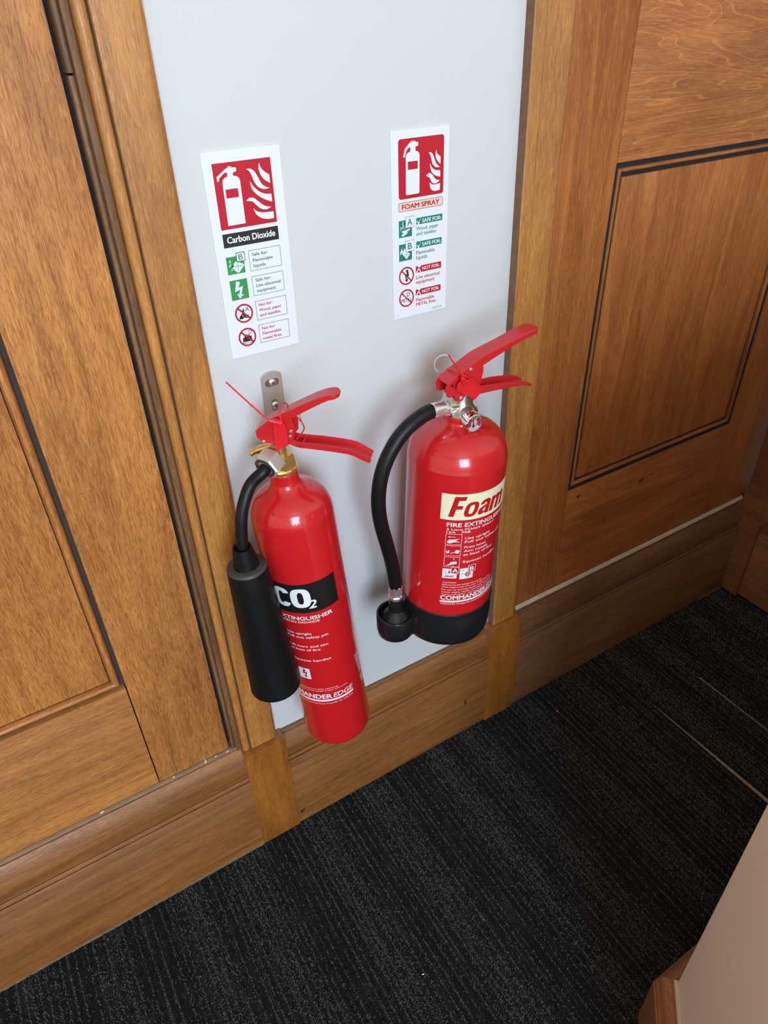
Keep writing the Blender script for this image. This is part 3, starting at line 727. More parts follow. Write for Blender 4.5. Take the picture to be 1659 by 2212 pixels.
sign('safety_sign', 'white foam spray extinguisher sign with a peach title band', 0.4312, 0.8386, 75.0, 199.5, [
    ('pictogram_panel', 'p_red', 1, [P_(rrect(9.0, 68.0, 132.4, 191.2, 3.2))]),
    ('extinguisher_symbol', 'p_white', 2, ext_r),
    ('symbol_window', 'p_red', 3, [P_(rect(20.9, 33.6, 161.1, 169.0))]),
    ('flame_symbol', 'p_white', 2, flames_r),
    ('title_band', 'p_pink', 1, [P_(rrect(8.5, 67.5, 119.8, 129.2, 2.0))]),
    ('title_border', 'p_maroon', 2, [poly_f(rrect(8.5, 67.5, 119.8, 129.2, 2.0), rrect(9.0, 67.0, 120.3, 128.7, 1.6)[::-1])]),
    ('title_text', 'p_red', 2, [T('FOAM SPRAY', 12.9, 122.0, 5.0, 50.2, 0.030)]),
    ('green_symbol_panel', 'p_teal', 1, [P_(rect(8.6, 26.0, 92.6, 110.6)), P_(rect(8.4, 25.9, 66.8, 85.2)), P_(rect(31.8, 67.5, 103.7, 110.8)), P_(rect(31.8, 67.2, 77.9, 85.2))]),
    ('white_symbol', 'p_white', 2, [strip([(10.6, 100.4), (11.4, 102.4), (10.8, 104.4)], 0.8), strip([(13.0, 101.6), (14.4, 104.4), (13.4, 107.0), (14.2, 109.2)], 1.0), strip([(16.0, 101.6), (17.0, 103.6)], 0.8),
        P_([(11.0, 99.0), (20.0, 100.6), (23.6, 101.6), (22.6, 99.4), (19.0, 98.0), (20.4, 96.4), (15.4, 94.4), (14.6, 93.6), (11.4, 94.6), (14.8, 97.6)]),
        P_([(12.4, 74.4), (16.0, 80.6), (18.2, 77.4), (23.4, 73.4), (18.6, 68.0), (13.6, 73.6)]), P_(smoothpoly([(9.6, 74), (10.4, 78), (13.4, 82.6), (12.4, 79.4), (14.0, 77.6), (11.8, 75.6)], 2)),
        P_(tick), P_([(a, b - 25.8) for a, b in tick])]),
    ('can_cross', 'p_teal', 3, [strip([(15.2, 73.4), (22.0, 73.4)], 0.4), strip([(18.4, 70.4), (18.6, 77.0)], 0.4)]),
    ('letter_tile', 'p_maroon', 4, [P_(rect(17.2, 29.2, 102.2, 113.9)), P_(rect(17.0, 29.1, 76.4, 88.3))]),
    ('letter_tile_face', 'p_board', 5, [P_(rect(17.5, 28.9, 102.5, 113.6)), P_(rect(17.3, 28.8, 76.7, 88.0))]),
    ('letter', 'p_teal', 6, [T('A', 19.6, 104.6, 7.2, 6.8, 0.012), T('B', 20.0, 78.8, 7.0, 5.8, 0.012)]),
    ('band_text', 'p_white', 3, [T('SAFE FOR:', 39.6, 105.2, 3.9, 26.2, 0.030), T('SAFE FOR:', 39.6, 79.6, 3.9, 26.2, 0.030), T('NOT FOR:', 40.0, 52.2, 3.9, 24.4, 0.022), T('NOT FOR:', 40.0, 25.2, 3.9, 24.4, 0.022)]),
    ('green_text', 'p_dgreen', 1, [T('Wood, paper', 31.7, 97.4, 4.0, 30.6, 0.012), T('and textiles', 31.7, 91.8, 4.0, 27.4, 0.012), T('Flammable', 31.7, 71.0, 4.0, 25.6, 0.012), T('liquids', 31.7, 65.4, 4.0, 15.6, 0.012)]),
    ('red_band', 'p_red', 1, [P_(rect(31.1, 67.1, 50.2, 57.7)), P_(rect(31.1, 66.9, 23.4, 30.6))]),
    ('white_cross', 'p_white', 3, [cross_s(32.2, 51.4), cross_s(32.2, 24.6)]),
    ('red_text', 'p_red', 1, [T('Live electrical', 31.7, 42.8, 4.0, 33.4, 0.016), T('equipment', 31.7, 37.4, 4.0, 26.0, 0.016), T('Flammable', 31.7, 16.2, 4.0, 26.0, 0.016), T('METAL fires', 31.7, 10.8, 4.0, 28.0, 0.016)]),
    ('fire_symbol', 'p_char', 1, [P_([(n1[0] - 5.0 + 12.0 * (a - 0.1), n1[1] - 7.4 + 14.8 * b) for a, b in [(1 - q[0] * 0.9, q[1]) for q in BOLT]]), T('D', 18.6, 24.6, 5.0, 4.2, 0.0), T('METAL', 10.6, 18.8, 4.2, 14.4, 0.008)]),
    ('prohibition_ring', 'p_red', 2, [[ring(*n1, 10.4, 8.6), strip([(n1[0] - 6.6, n1[1] + 6.6), (n1[0] + 6.6, n1[1] - 6.6)], 1.5)], [ring(*n2, 10.4, 8.6), strip([(n2[0] - 6.6, n2[1] + 6.6), (n2[0] + 6.6, n2[1] - 6.6)], 1.5)]]),
    ('code_text', 'p_char', 1, [T('1215 S', 55.4, 2.6, 2.4, 12.6, 0.0)]),
])

# ------------------------------------------------------------------ extinguisher helpers
def axis_matrix(x, y, tx, ty, h0):
    a = Vector((tx, ty, 1.0)).normalized(); ex = Vector((0, 1, 0)).cross(a).normalized(); ey = a.cross(ex)
    o = Vector((x, y, 0.5)) + a * h0
    return Matrix(((ex.x, ey.x, a.x, o.x), (ex.y, ey.y, a.y, o.y), (ex.z, ey.z, a.z, o.z), (0, 0, 0, 1)))

class Frame:
    """vertical plane through the axis at azimuth az: (u, h, v) -> local point; h0 = height of the base"""
    def __init__(s, az, h0):
        a = math.radians(az); s.d = Vector((math.cos(a), math.sin(a), 0)); s.n = Vector((-math.sin(a), math.cos(a), 0)); s.h0 = h0
    def __call__(s, u, h, v=0.0): return s.d * u + s.n * v + Vector((0, 0, h - s.h0))

def channel(fr, path, widths, depths, th, up, tip=0.0):
    """pressed-steel lever: U section swept along path (u, h); flanges point up (+1) or down (-1)"""
    pts = [Vector(q) for q in path]; v = []; f = []; K = 8
    if tip:
        acc = [0.0]
        for a, b in zip(pts, pts[1:]): acc.append(acc[-1] + (b - a).length)
        tot = acc[-1]; widths = list(widths); depths = list(depths)
        ss = [a for a in acc if a < tot - tip] + [tot - tip + tip * math.sin(math.pi / 2 * i / 8) for i in range(9)]
        px = [q.x for q in pts]; py = [q.y for q in pts]
        pts = [Vector((float(np.interp(q, acc, px)), float(np.interp(q, acc, py)))) for q in ss]
        widths = [float(np.interp(q, acc, widths)) for q in ss]; depths = [float(np.interp(q, acc, depths)) for q in ss]
        for i, q in enumerate(ss):
            e_ = max(0.0, (q - (tot - tip)) / tip)
            widths[i] *= max(0.22, math.sqrt(max(0.0, 1 - e_ * e_)))
    for i, q in enumerate(pts):
        t = (pts[min(i + 1, len(pts) - 1)] - pts[max(i - 1, 0)]).normalized(); nn = Vector((-t.y, t.x)) * up
        w = widths[i] / 2; d = depths[i]; b = min(th * 1.2, w * 0.5)
        sec = [(-w, d), (-w, b * 0.6), (-w + b * 0.6, 0), (w - b * 0.6, 0), (w, b * 0.6), (w, d), (w - th, d), (w - th, th), (-w + th, th), (-w + th, d)]
        K = len(sec)
        for a, b_ in sec:
            c = q + nn * b_; v.append(fr(c.x, c.y, a))
    for i in range(len(pts) - 1):
        for k in range(K):
            l = (k + 1) % K; f.append((i * K + k, i * K + l, (i + 1) * K + l, (i + 1) * K + k))
    f.append(tuple(range(K))[::-1]); f.append(tuple(range((len(pts) - 1) * K, len(pts) * K)))
    return v, f

def smooth_path(pts, k=5): return [(q.x, q.y) for q in catmull([(a, b, 0) for a, b in pts], k)]
def lerp_list(vals, n):
    xs = np.linspace(0, len(vals) - 1, n); return list(np.interp(xs, range(len(vals)), vals))

def wrap(R, h0, shapes, name, mat, parent, lift, rad=None):
    """flat print (arc length, h) laid on a cylinder of radius R; rad(h) overrides the radius"""
    if len(shapes) > 1:
        for q in shapes: o = wrap(R, h0, [q], name, mat, parent, lift, rad)
        return o
    bm = bmesh.new()
    for sv, sf in shapes:
        vs = [bm.verts.new((q[0], q[1], q[2] if len(q) > 2 else 0.0)) for q in sv]
        for q in sf:
            try: bm.faces.new([vs[i] for i in q])
            except ValueError: pass
    xs = [w.co.x for w in bm.verts]
    step = 0.004; x = math.floor(min(xs) / step) * step
    while x < max(xs):
        bmesh.ops.bisect_plane(bm, geom=list(bm.verts) + list(bm.edges) + list(bm.faces), plane_co=(x, 0, 0), plane_no=(1, 0, 0)); x += step
    for w in bm.verts:
        a = w.co.x / R; r = (rad(w.co.y) if rad else R) + lift + w.co.z
        w.co = (r * math.cos(a), r * math.sin(a), w.co.y - h0)
    me = bpy.data.meshes.new(name); bm.to_mesh(me); bm.free()
    return link(name, me, mat, parent)
def WT(R, body, az0, h, cap, az1=None, bold=0.0, shear=0.0):
    w = math.radians(az1 - az0) * R if az1 is not None else None
    v, f = text2d(body, cap, w, bold, shear); s = math.radians(az0) * R
    return [(a + s, b + h, c) for a, b, c in v], f
def WR(R, az0, az1, h0, h1):
    n = 24; a = [math.radians(az0 + (az1 - az0) * i / n) * R for i in range(n + 1)]
    return [(q, h0) for q in a] + [(q, h1) for q in a], [(i, i + 1, n + 2 + i, n + 1 + i) for i in range(n)]
def WF(R, az0, az1, h0, h1, w): return frame(math.radians(az0) * R, math.radians(az1) * R, h0, h1, w)
def WS(R, az0, h0, wd, ht, pts, width=None):
    """unit square symbol placed with its lower left at az0, h0"""
    s = math.radians(az0) * R; q = [(s + a * wd, h0 + b * ht) for a, b in pts]
    return strip(q, width) if width else poly_f(q)

def rivet(fr, u, h, v, r, parent, mat='steel', th=0.0012):
    c = fr(u, h, v); s = 1 if v > 0 else -1
    MB().add(*lathe([(r, 0), (r, th * 0.5), (r * 0.7, th)], 14, fr.n * s, c)).build('rivet', mat, parent)

def seal_tag(fr, poly, v0, plug, plug_dir, strap_pts, loop, root):
    """plastic security seal: flag, conical plug, thin strap and the loop round the lever"""
    vv, ff = prism(poly, lambda a, b, d: fr(a, b, d), v0, v0 - 0.0012)
    t = bevelled('seal_tag', vv, ff, 'red_plastic', root, 0.0003, 1)
    c = fr(*plug, v0 - 0.002); d = (fr(*plug_dir, v0 - 0.006) - c).normalized()
    MB().add(*lathe([(0.0040, -0.004), (0.0040, -0.001), (0.0034, -0.001), (0.0034, 0.001), (0.0030, 0.001), (0.0030, 0.003), (0.0018, 0.0095), (0.0011, 0.0100)], 20, d, c)).build('seal_plug', 'red_plastic', t)
    pts = catmull([fr(*q) for q in strap_pts], 10)
    rs = [0.00085 + (0.00045 if (i % 4 == 0 and i < len(pts) * 0.5) else 0.0) for i in range(len(pts))]
    MB().add(*tube(pts, rs, 8)).build('seal_strap', 'red_plastic', t)
    MB().add(*tube(catmull([fr(*q) for q in loop], 8), 0.0008, 8)).build('seal_loop', 'red_plastic', t)
    return t

def superloop(cx_, cz, a, b, p_=2.8, n=48, t0=0, t1=360):
    out = []
    for i in range(n if t1 - t0 >= 360 else n + 1):
        t = math.radians(t0 + (t1 - t0) * i / n); c_, s_ = math.cos(t), math.sin(t)
        out.append((cx_ + a * math.copysign(abs(c_) ** (2 / p_), c_), cz + b * math.copysign(abs(s_) ** (2 / p_), s_)))
    return out
def heavy_o(x, w, h, cw=0.30, ch=0.62): return poly_f(superloop(x + w / 2, h / 2, w / 2, h / 2), superloop(x + w / 2, h / 2, w / 2 * cw, h / 2 * ch)[::-1])
def heavy_c(x, w, h, cw=0.30, ch=0.62):
    o_ = superloop(x + w / 2, h / 2, w / 2, h / 2, n=48, t0=24, t1=336); i_ = superloop(x + w / 2, h / 2, w / 2 * cw, h / 2 * ch, n=40, t0=38, t1=322)
    return poly_f(o_ + i_[::-1])
def place(vf, R, az0, h0, shear=0.0): return [(math.radians(az0) * R + a + shear * b, h0 + b) for a, b in vf[0]], vf[1]
# ------------------------------------------------------------------ carbon dioxide extinguisher
H0 = -0.215; RC = 0.048
root = thing('fire_extinguisher', 'tall slim red carbon dioxide fire extinguisher with a black discharge horn', 'fire extinguisher', axis_matrix(0.2603, -0.068, -0.074, 0.015, H0), 'red fire extinguishers on the wall')
prof = [(0.0005, H0 + 0.004), (0.030, H0 + 0.003), (0.038, H0)]
for i in range(7):
    a = math.pi / 2 * i / 6; prof.append((RC - 0.008 + 0.008 * math.sin(a), H0 + 0.009 - 0.009 * math.cos(a)))
prof.append((RC, 0.10))
sh = [(RC, 0.168), (0.0474, 0.176), (0.0455, 0.184), (0.0425, 0.191), (0.0385, 0.1965), (0.0330, 0.2015), (0.0270, 0.2055), (0.0220, 0.2090), (0.0188, 0.2125), (0.0172, 0.2165), (0.0168, 0.2200), (0.0168, 0.2285), (0.0155, 0.2295)]
sp_ = catmull([(a, b, 0) for a, b in sh], 3)
prof += [(q.x, q.y) for q in sp_]
body_prof = prof
MB().add(*lathe([(r, h - H0) for r, h in prof], 96)).build('cylinder', 'red', root, smooth=40)
cyl = root.children[0]
def rad_c(h):
    hs = [q[1] for q in body_prof[3:]]; rs = [q[0] for q in body_prof[3:]]
    return float(np.interp(h, hs, rs))
K_ = 0.00012
wrap(RC, H0, [WR(RC, -206, -66.8, 0.0530, 0.0992)], 'black_label', 'p_black', cyl, K_)
wrap(RC, H0, [place(heavy_c(0, 0.0236, 0.0302), RC, -167.0, 0.0622), place(heavy_o(0, 0.0244, 0.0302), RC, -138.4, 0.0622), WT(RC, '2', -114.8, 0.0600, 0.0128, -102.3, 0.03, 0.22)], 'label_title', 'p_white', cyl, 2 * K_)
small = [WT(RC, 'FIRE EXTINGUISHER', -194, 0.0411, 0.0060, -81.6, 0.022), WT(RC, 'CARBON DIOXIDE', -171, 0.0360, 0.0032, -103.4, 0.012),
         WT(RC, 'Use upright', -160, 0.0155, 0.0036, -119.3, 0.012), WT(RC, 'Pull out safety pin', -160, 0.0090, 0.0036, -95.4, 0.012),
         WT(RC, 'Lift horn and aim', -160, -0.0075, 0.0036, -98.4, 0.012), WT(RC, 'at base of fire', -160, -0.0140, 0.0036, -111.6, 0.012),
         WT(RC, 'Squeeze handles', -160, -0.0340, 0.0036, -98.6, 0.012),
         WF(RC, -186, -164, 0.006, 0.022, 0.0005), WF(RC, -186, -164, -0.016, 0.000, 0.0005), WF(RC, -186, -164, -0.040, -0.024, 0.0005),
         WR(RC, -155.4, -136.1, -0.0690, -0.0488), WR(RC, -180, -160, -0.0690, -0.0488),
         WT(RC, 'CAUTION. Do not hold horn when operating.', -196, -0.0892, 0.0020, -97), WT(RC, 'Recharge after any use. Check weight at least once a year.', -196, -0.0930, 0.0020, -80),
         WT(RC, 'COMMANDER', -203, -0.1082, 0.0085, -109.5, 0.030), WT(RC, 'EDGE', -107.5, -0.1082, 0.0085, -71.5, 0.012, 0.2),
         WR(RC, -203, -72.0, -0.1142, -0.1106), WT(RC, 'CHECKFIRE, Pontygwindy Industrial Estate, Caerphilly, UK, CF83 3HU', -200, -0.1195, 0.0022, -73.5)]
for i in range(9): small.append(WR(RC, -55 + 0.8 * i, -38 + 0.3 * i, -0.0625 - 0.0046 * i, -0.0611 - 0.0046 * i))
for i in range(5): small.append(WR(RC, -48 + 0.6 * i, -36, -0.108 - 0.0032 * i, -0.1066 - 0.0032 * i))
small.append(poly_f(*[[(math.radians(-34) * RC + a * q, -0.026 + b * q * 1.5) for a, b in ((0, -0.007), (0.007, 0), (0, 0.007), (-0.007, 0))][::s_] for q, s_ in ((1.0, 1), (0.85, -1))]))
wrap(RC, H0, small, 'label_text', 'p_white', cyl, K_)
wrap(RC, H0, [WS(RC, -152.0, -0.0672, 0.0120, 0.0168, BOLT)], 'bolt_symbol', 'p_fred', cyl, 2 * K_)
wrap(RC, H0, [WT(RC, 'UN-1 UT 1.91MM 2KGCO2', -172, 0.1835, 0.0064, -46, -0.004), WT(RC, '50P03.90KGTARE A.26', -172, 0.1690, 0.0064, -56, -0.004)], 'stamped_text', 'red', cyl, 0.00035, rad_c)
wrap(RC, H0, [WT(RC, '25', -143, 0.1945, 0.0028, -138.5, 0.0)], 'date_mark', 'p_black', cyl, K_, rad_c)
# brass valve
vb = MB()
vb.add(*lathe([(0.0165, 0.2290 - H0), (0.0172, 0.2300 - H0), (0.0172, 0.2335 - H0), (0.0160, 0.2350 - H0)], 40))
vb.add(*lathe([(0.0160, 0.2350 - H0), (0.0160, 0.2480 - H0), (0.0145, 0.2500 - H0)], 6, phase=0.35))
vb.add(*lathe([(0.0090, 0.2495 - H0), (0.0090, 0.2640 - H0), (0.0060, 0.2660 - H0), (0.0060, 0.278 - H0)], 24))
F1 = Frame(-40, H0); F2 = Frame(-165, H0)
vb.build('valve_body', 'brass', root)
vp = Vector
bs = MB().add(*tube([F1(-0.006, 0.2600), F1(-0.020, 0.2560), F1(-0.024, 0.2545)], 0.0045, 14)).add(*tube([F1(-0.024, 0.2545), F1(-0.0305, 0.2515)], 0.0032, 12)).add(*lathe([(0.0042, 0), (0.0042, 0.0022)], 6, F1(-0.0305, 0.2515) - F1(-0.024, 0.2545), F1(-0.0300, 0.2517)))
bs.build('bleed_screw', 'brass', root)
# coupling nut of the horn tube
F3 = Frame(-152, H0)
na, nb = F3(0.0070, 0.2510), F3(0.0265, 0.2470)
nd = (nb - na).normalized(); nl = (nb - na).length
MB().add(*lathe([(0.0138, 0.002), (0.0158, 0.004), (0.0158, nl - 0.002), (0.0142, nl)], 6, nd, na, phase=0.55)).build('coupling_nut', 'steel', root, smooth=25)
MB().add(*lathe([(0.0124, nl), (0.0122, nl + 0.0008), (0.0090, nl + 0.0010), (0.0088, nl - 0.002)], 32, nd, na, cap0=False)).build('nut_washer', 'dark_steel', root)
hs = [F3(0.0200, 0.2484), F3(0.0310, 0.2450), F2(0.0440, 0.2340), F2(0.0570, 0.2190), F2(0.0655, 0.2020), F2(0.0705, 0.1835), F2(0.0735, 0.1680), F2(0.0745, 0.1560)]
MB().add(*tube(catmull(hs, 6), 0.0068, 20)).build('hose', 'rubber', root)
# horn
ht, hb = F2(0.0752, 0.1405), F2(0.0812, -0.0560)
hd = (hb - ht).normalized(); hl = (hb - ht).length
hn = MB().add(*lathe([(0.0205, 0.0), (0.0222, 0.0012), (0.0232, 0.006), (0.0243, 0.030), (0.0285, 0.120), (0.0318, hl - 0.002), (0.0322, hl), (0.0304, hl), (0.0300, hl - 0.004), (0.0220, 0.02), (0.0005, 0.018)], 56, hd, ht)).build('horn', 'horn', root, smooth=40)
MB().add(*lathe([(0.0005, -0.0014), (0.0208, -0.0014), (0.0222, -0.0004), (0.0230, 0.0022), (0.0222, 0.0030)], 56, hd, ht, cap1=False)).build('horn_cap', 'horncap', hn, smooth=40)
MB().add(*lathe([(0.0150, 0.001), (0.0138, -0.008), (0.0112, -0.0245), (0.0108, -0.0270), (0.0092, -0.0270), (0.0090, -0.022)], 36, hd, ht, cap0=False)).build('horn_collar', 'horn', hn, smooth=40)
# levers
W1 = 0.0185
fr_plate = [(-0.0176, 0.2838), (-0.0174, 0.2765), (-0.0112, 0.2687), (0.0010, 0.2680), (0.0165, 0.2672), (0.0240, 0.2760), (0.0255, 0.2860), (0.0240, 0.2990), (0.0200, 0.3050), (0.0004, 0.2966)]
pl = MB()
for s_ in (-1, 1): pl.add(*prism(fr_plate, lambda a, b, d: F1(a, b, d), s_ * (W1 / 2 - 0.0002), s_ * (W1 / 2 - 0.0015)))
pl.build('lever_frame', 'red_sat', root)
up = smooth_path([(-0.0176, 0.2838), (0.0004, 0.2966), (0.0200, 0.3056), (0.0496, 0.3186), (0.0650, 0.3236), (0.0740, 0.3242), (0.0785, 0.3226)], 5)
nn_ = len(up)
MB().add(*channel(F1, up, lerp_list([W1, W1, W1, W1 * 1.05, W1 * 1.05, W1, W1], nn_), lerp_list([0.004, 0.006, 0.0085, 0.0070, 0.0055, 0.0050, 0.0045], nn_), 0.0014, -1, 0.008)).build('carrying_handle', 'red_sat', root, smooth=40)
lo = smooth_path([(0.0060, 0.2665), (0.0160, 0.2655), (0.0260, 0.2622), (0.0530, 0.2588), (0.0800, 0.2538), (0.0910, 0.2480), (0.1005, 0.2425)], 5)
nn_ = len(lo)
MB().add(*channel(F1, lo, lerp_list([W1 - 0.004, W1 - 0.004, W1 - 0.001, W1 + 0.001, W1 + 0.002, W1 + 0.002, W1 + 0.001], nn_), lerp_list([0.007, 0.0078, 0.0075, 0.0070, 0.0062, 0.0058, 0.0050], nn_), 0.0014, 1)).build('squeeze_lever', 'red_sat', root, smooth=40)
for u, h, r in ((-0.0110, 0.2712, 0.0020), (0.0215, 0.2835, 0.0018), (0.0195, 0.2775, 0.0018)): rivet(F1, u, h, -W1 / 2, r, root)
MB().add(*tube([F1(0.030, 0.2650, -0.0115), F1(0.030, 0.2650, 0.0115)], 0.0014, 10)).build('lever_pin', 'red_sat', root)
seal_tag(F1, [(0.0050, 0.2945), (0.0165, 0.2945), (0.0190, 0.2860), (0.0172, 0.2690), (0.0012, 0.2600)], -0.0125, (0.0105, 0.2975), (0.0020, 0.3025),
         [(0.0045, 0.3010, -0.0185), (-0.0085, 0.3160, -0.018), (-0.0205, 0.3300, -0.017), (-0.0330, 0.3450, -0.016)],
         [(0.0150, 0.2930, -0.013), (0.0140, 0.3060, -0.011), (0.0130, 0.3075, 0.0), (0.0140, 0.3060, 0.011), (0.0230, 0.2900, 0.012), (0.0300, 0.2760, 0.010), (0.0250, 0.2720, -0.006)], root)
MB().add(*torus(F1(0.026, 0.288, 0.016), F1.n * 0.4 + F1.d, 0.0085, 0.0006)).build('pin_ring', 'steel', root)

# ------------------------------------------------------------------ bracket carrying it
br = thing('wall_bracket', 'small zinc plated steel hanging bracket above the slim extinguisher', 'bracket', Matrix.Translation((0.2675, 0.0, 0.735)))
pl_ = [(-0.0126, 0.0), (0.0126, 0.0), (0.0126, 0.074)] + [(0.0126 * math.cos(a) , 0.074 + 0.0070 * math.sin(a)) for a in [math.pi * i / 10 for i in range(1, 10)]] + [(-0.0126, 0.074)]
vv, ff = prism(pl_, lambda a, b, d: (a, d, b), -0.0030, -0.0002)
bevelled('plate', vv, ff, 'steel', br, 0.0004, 1)
vv, ff = prism([(-0.0126, -0.003), (0.0126, -0.003), (-0.010, -0.050), (-0.030, -0.050)][::-1], lambda a, b, d: (a, b, d), 0.0, 0.003)
bevelled('hook', vv, ff, 'steel', br, 0.0004, 1)
for zc, sw, shh in ((0.0678, 0.0085, 0.0045), (0.0400, 0.0042, 0.0075)):
    MB().add(*prism(rrect(-sw, sw, zc - shh, zc + shh, min(sw, shh) * 0.98), lambda a, b, d: (a, d, b), -0.0031, -0.0025)).build('slot', 'nickel', br, smooth=0)
    s_ = MB().add(*lathe([(0.0042, 0.0), (0.0040, 0.0010), (0.0026, 0.0020), (0.0005, 0.0023)], 20, (0, -1, 0), (0.0005, -0.0030, zc))).build('screw', 'alu', br)
    cr = MB()
    for q in (rect(-0.0022, 0.0022, -0.0004, 0.0004), rect(-0.0004, 0.0004, -0.0022, 0.0022)):
        cr.add(*prism([(a + 0.0005, b + zc) for a, b in q], lambda a, b, d: (a, d, b), -0.00545, -0.0046))
    cr.build('screw_slot', 'groove', s_, smooth=0)

# ------------------------------------------------------------------ foam extinguisher
H0 = -0.083; RF = 0.062
root = thing('fire_extinguisher', 'shorter stout red foam fire extinguisher with a black hose and base', 'fire extinguisher', axis_matrix(0.4545, -0.0915, 0.033, -0.02, H0), 'red fire extinguishers on the wall')
sh = [(RF, 0.10), (RF, 0.186), (0.0612, 0.199), (0.0585, 0.2105), (0.0535, 0.2200), (0.0465, 0.2275), (0.0380, 0.2330), (0.0300, 0.2362), (0.0235, 0.2385), (0.0212, 0.2405), (0.0206, 0.2440), (0.0206, 0.2485), (0.0190, 0.2495)]
prof = [(0.055, -0.060), (RF, -0.060)] + [(q.x, q.y) for q in catmull([(a, b, 0) for a, b in sh], 3)]
MB().add(*lathe([(r, h - H0) for r, h in prof], 112)).build('cylinder', 'red', root, smooth=40)
cyl = root.children[0]
wrap(RF, H0, [WR(RF, -141.8, -38.0, 0.1344, 0.1720)], 'cream_label', 'p_cream', cyl, K_)
wrap(RF, H0, [
    place(poly_f([(0, 0), (0.0066, 0), (0.0066, 0.0112), (0.0138, 0.0112), (0.0138, 0.0164), (0.0066, 0.0164), (0.0066, 0.0238), (0.0146, 0.0238), (0.0146, 0.0295), (0, 0.0295)]), RF, -133.2, 0.1391, 0.24),
    place(heavy_o(0, 0.0172, 0.0212, 0.36, 0.60), RF, -117.4, 0.1389, 0.24),
    place(poly_f([(0.0004, 0.0052), (0.0016, 0.0014), (0.0050, 0.0), (0.0084, 0.0014), (0.0104, 0.0030), (0.0106, 0.0004), (0.0166, 0.0004), (0.0162, 0.0030), (0.0162, 0.0146), (0.0152, 0.0186), (0.0120, 0.0210), (0.0076, 0.0212), (0.0032, 0.0200), (0.0010, 0.0168), (0.0008, 0.0146), (0.0064, 0.0146), (0.0070, 0.0164), (0.0086, 0.0168), (0.0101, 0.0160), (0.0101, 0.0136), (0.0054, 0.0118), (0.0016, 0.0094)],
                 [(0.0064, 0.0062), (0.0072, 0.0082), (0.0101, 0.0096), (0.0101, 0.0064), (0.0090, 0.0046), (0.0074, 0.0044)]), RF, -100.6, 0.1389, 0.24),
    place(poly_f([(0, 0.0004), (0.0062, 0.0004), (0.0062, 0.0140), (0.0074, 0.0158), (0.0090, 0.0158), (0.0098, 0.0144), (0.0098, 0.0004), (0.0160, 0.0004), (0.0160, 0.0140), (0.0172, 0.0158), (0.0188, 0.0158), (0.0196, 0.0144), (0.0196, 0.0004), (0.0258, 0.0004), (0.0258, 0.0160), (0.0246, 0.0198), (0.0214, 0.0212), (0.0180, 0.0204), (0.0158, 0.0184), (0.0138, 0.0208), (0.0106, 0.0212), (0.0078, 0.0200), (0.0060, 0.0182), (0.0058, 0.0208), (0, 0.0208)]), RF, -84.4, 0.1389, 0.24)], 'label_title', 'p_fred', cyl, 2 * K_)
small = [WT(RF, 'FIRE EXTINGUISHER', -133.8, 0.1242, 0.0060, -47, 0.022), WT(RF, '3 Litre FOAM SPRAY', -133.7, 0.1188, 0.0029, -71.4, 0.014), WT(RF, '13A   70B', -133.6, 0.1146, 0.0029, -105.5, 0.014),
         WF(RF, -134.0, -115.2, 0.0966, 0.1132, 0.00045), WF(RF, -133.9, -115.1, 0.0790, 0.0952, 0.00045), WF(RF, -133.8, -115.3, 0.0609, 0.0771, 0.00045),
         WT(RF, 'Use upright', -111.5, 0.1045, 0.0036, -77.4, 0.010), WT(RF, 'Pull out safety pin', -111.5, 0.0988, 0.0036, -55, 0.010), WT(RF, 'Free hose', -111.4, 0.0904, 0.0036, -82.5, 0.010),
         WT(RF, 'Aim nozzle', -111.6, 0.0844, 0.0036, -79, 0.010), WT(RF, 'at base of fire', -111.7, 0.0786, 0.0036, -70, 0.010), WT(RF, 'Squeeze handles', -111.6, 0.0672, 0.0036, -62, 0.010),
         WR(RF, -134.6, -117.4, 0.0420, 0.0578), WR(RF, -113.8, -97.0, 0.0400, 0.0578),
         WT(RF, 'CAUTION:', -133.4, 0.0336, 0.0022, -117), WT(RF, 'Depressurise and recharge after any use.', -133.8, 0.0298, 0.0022, -82), WT(RF, 'Check weight at least once a year. Product data from', -133.9, 0.0258, 0.0022, -66),
         WT(RF, 'For use on burning liquids and fires involving', -134.1, 0.0213, 0.0022, -58), WT(RF, 'wood, paper, textile and similar materials.', -134.1, 0.0172, 0.0022, -60), WT(RF, 'Tested to BS EN3-7.  Safe for inadvertent use on', -134.1, 0.0132, 0.0020, -60),
         WT(RF, 'COMMANDER', -135.0, 0.0048, 0.0072, -72, 0.030), WT(RF, 'EDGE', -71, 0.0048, 0.0072, -46, 0.012, 0.2), WR(RF, -135.2, -45.5, 0.0002, 0.0032), WT(RF, 'CHECKFIRE, Pontygwindy Industrial Estate, Caerphilly, UK', -134.0, -0.0035, 0.0022, -50, 0.006)]
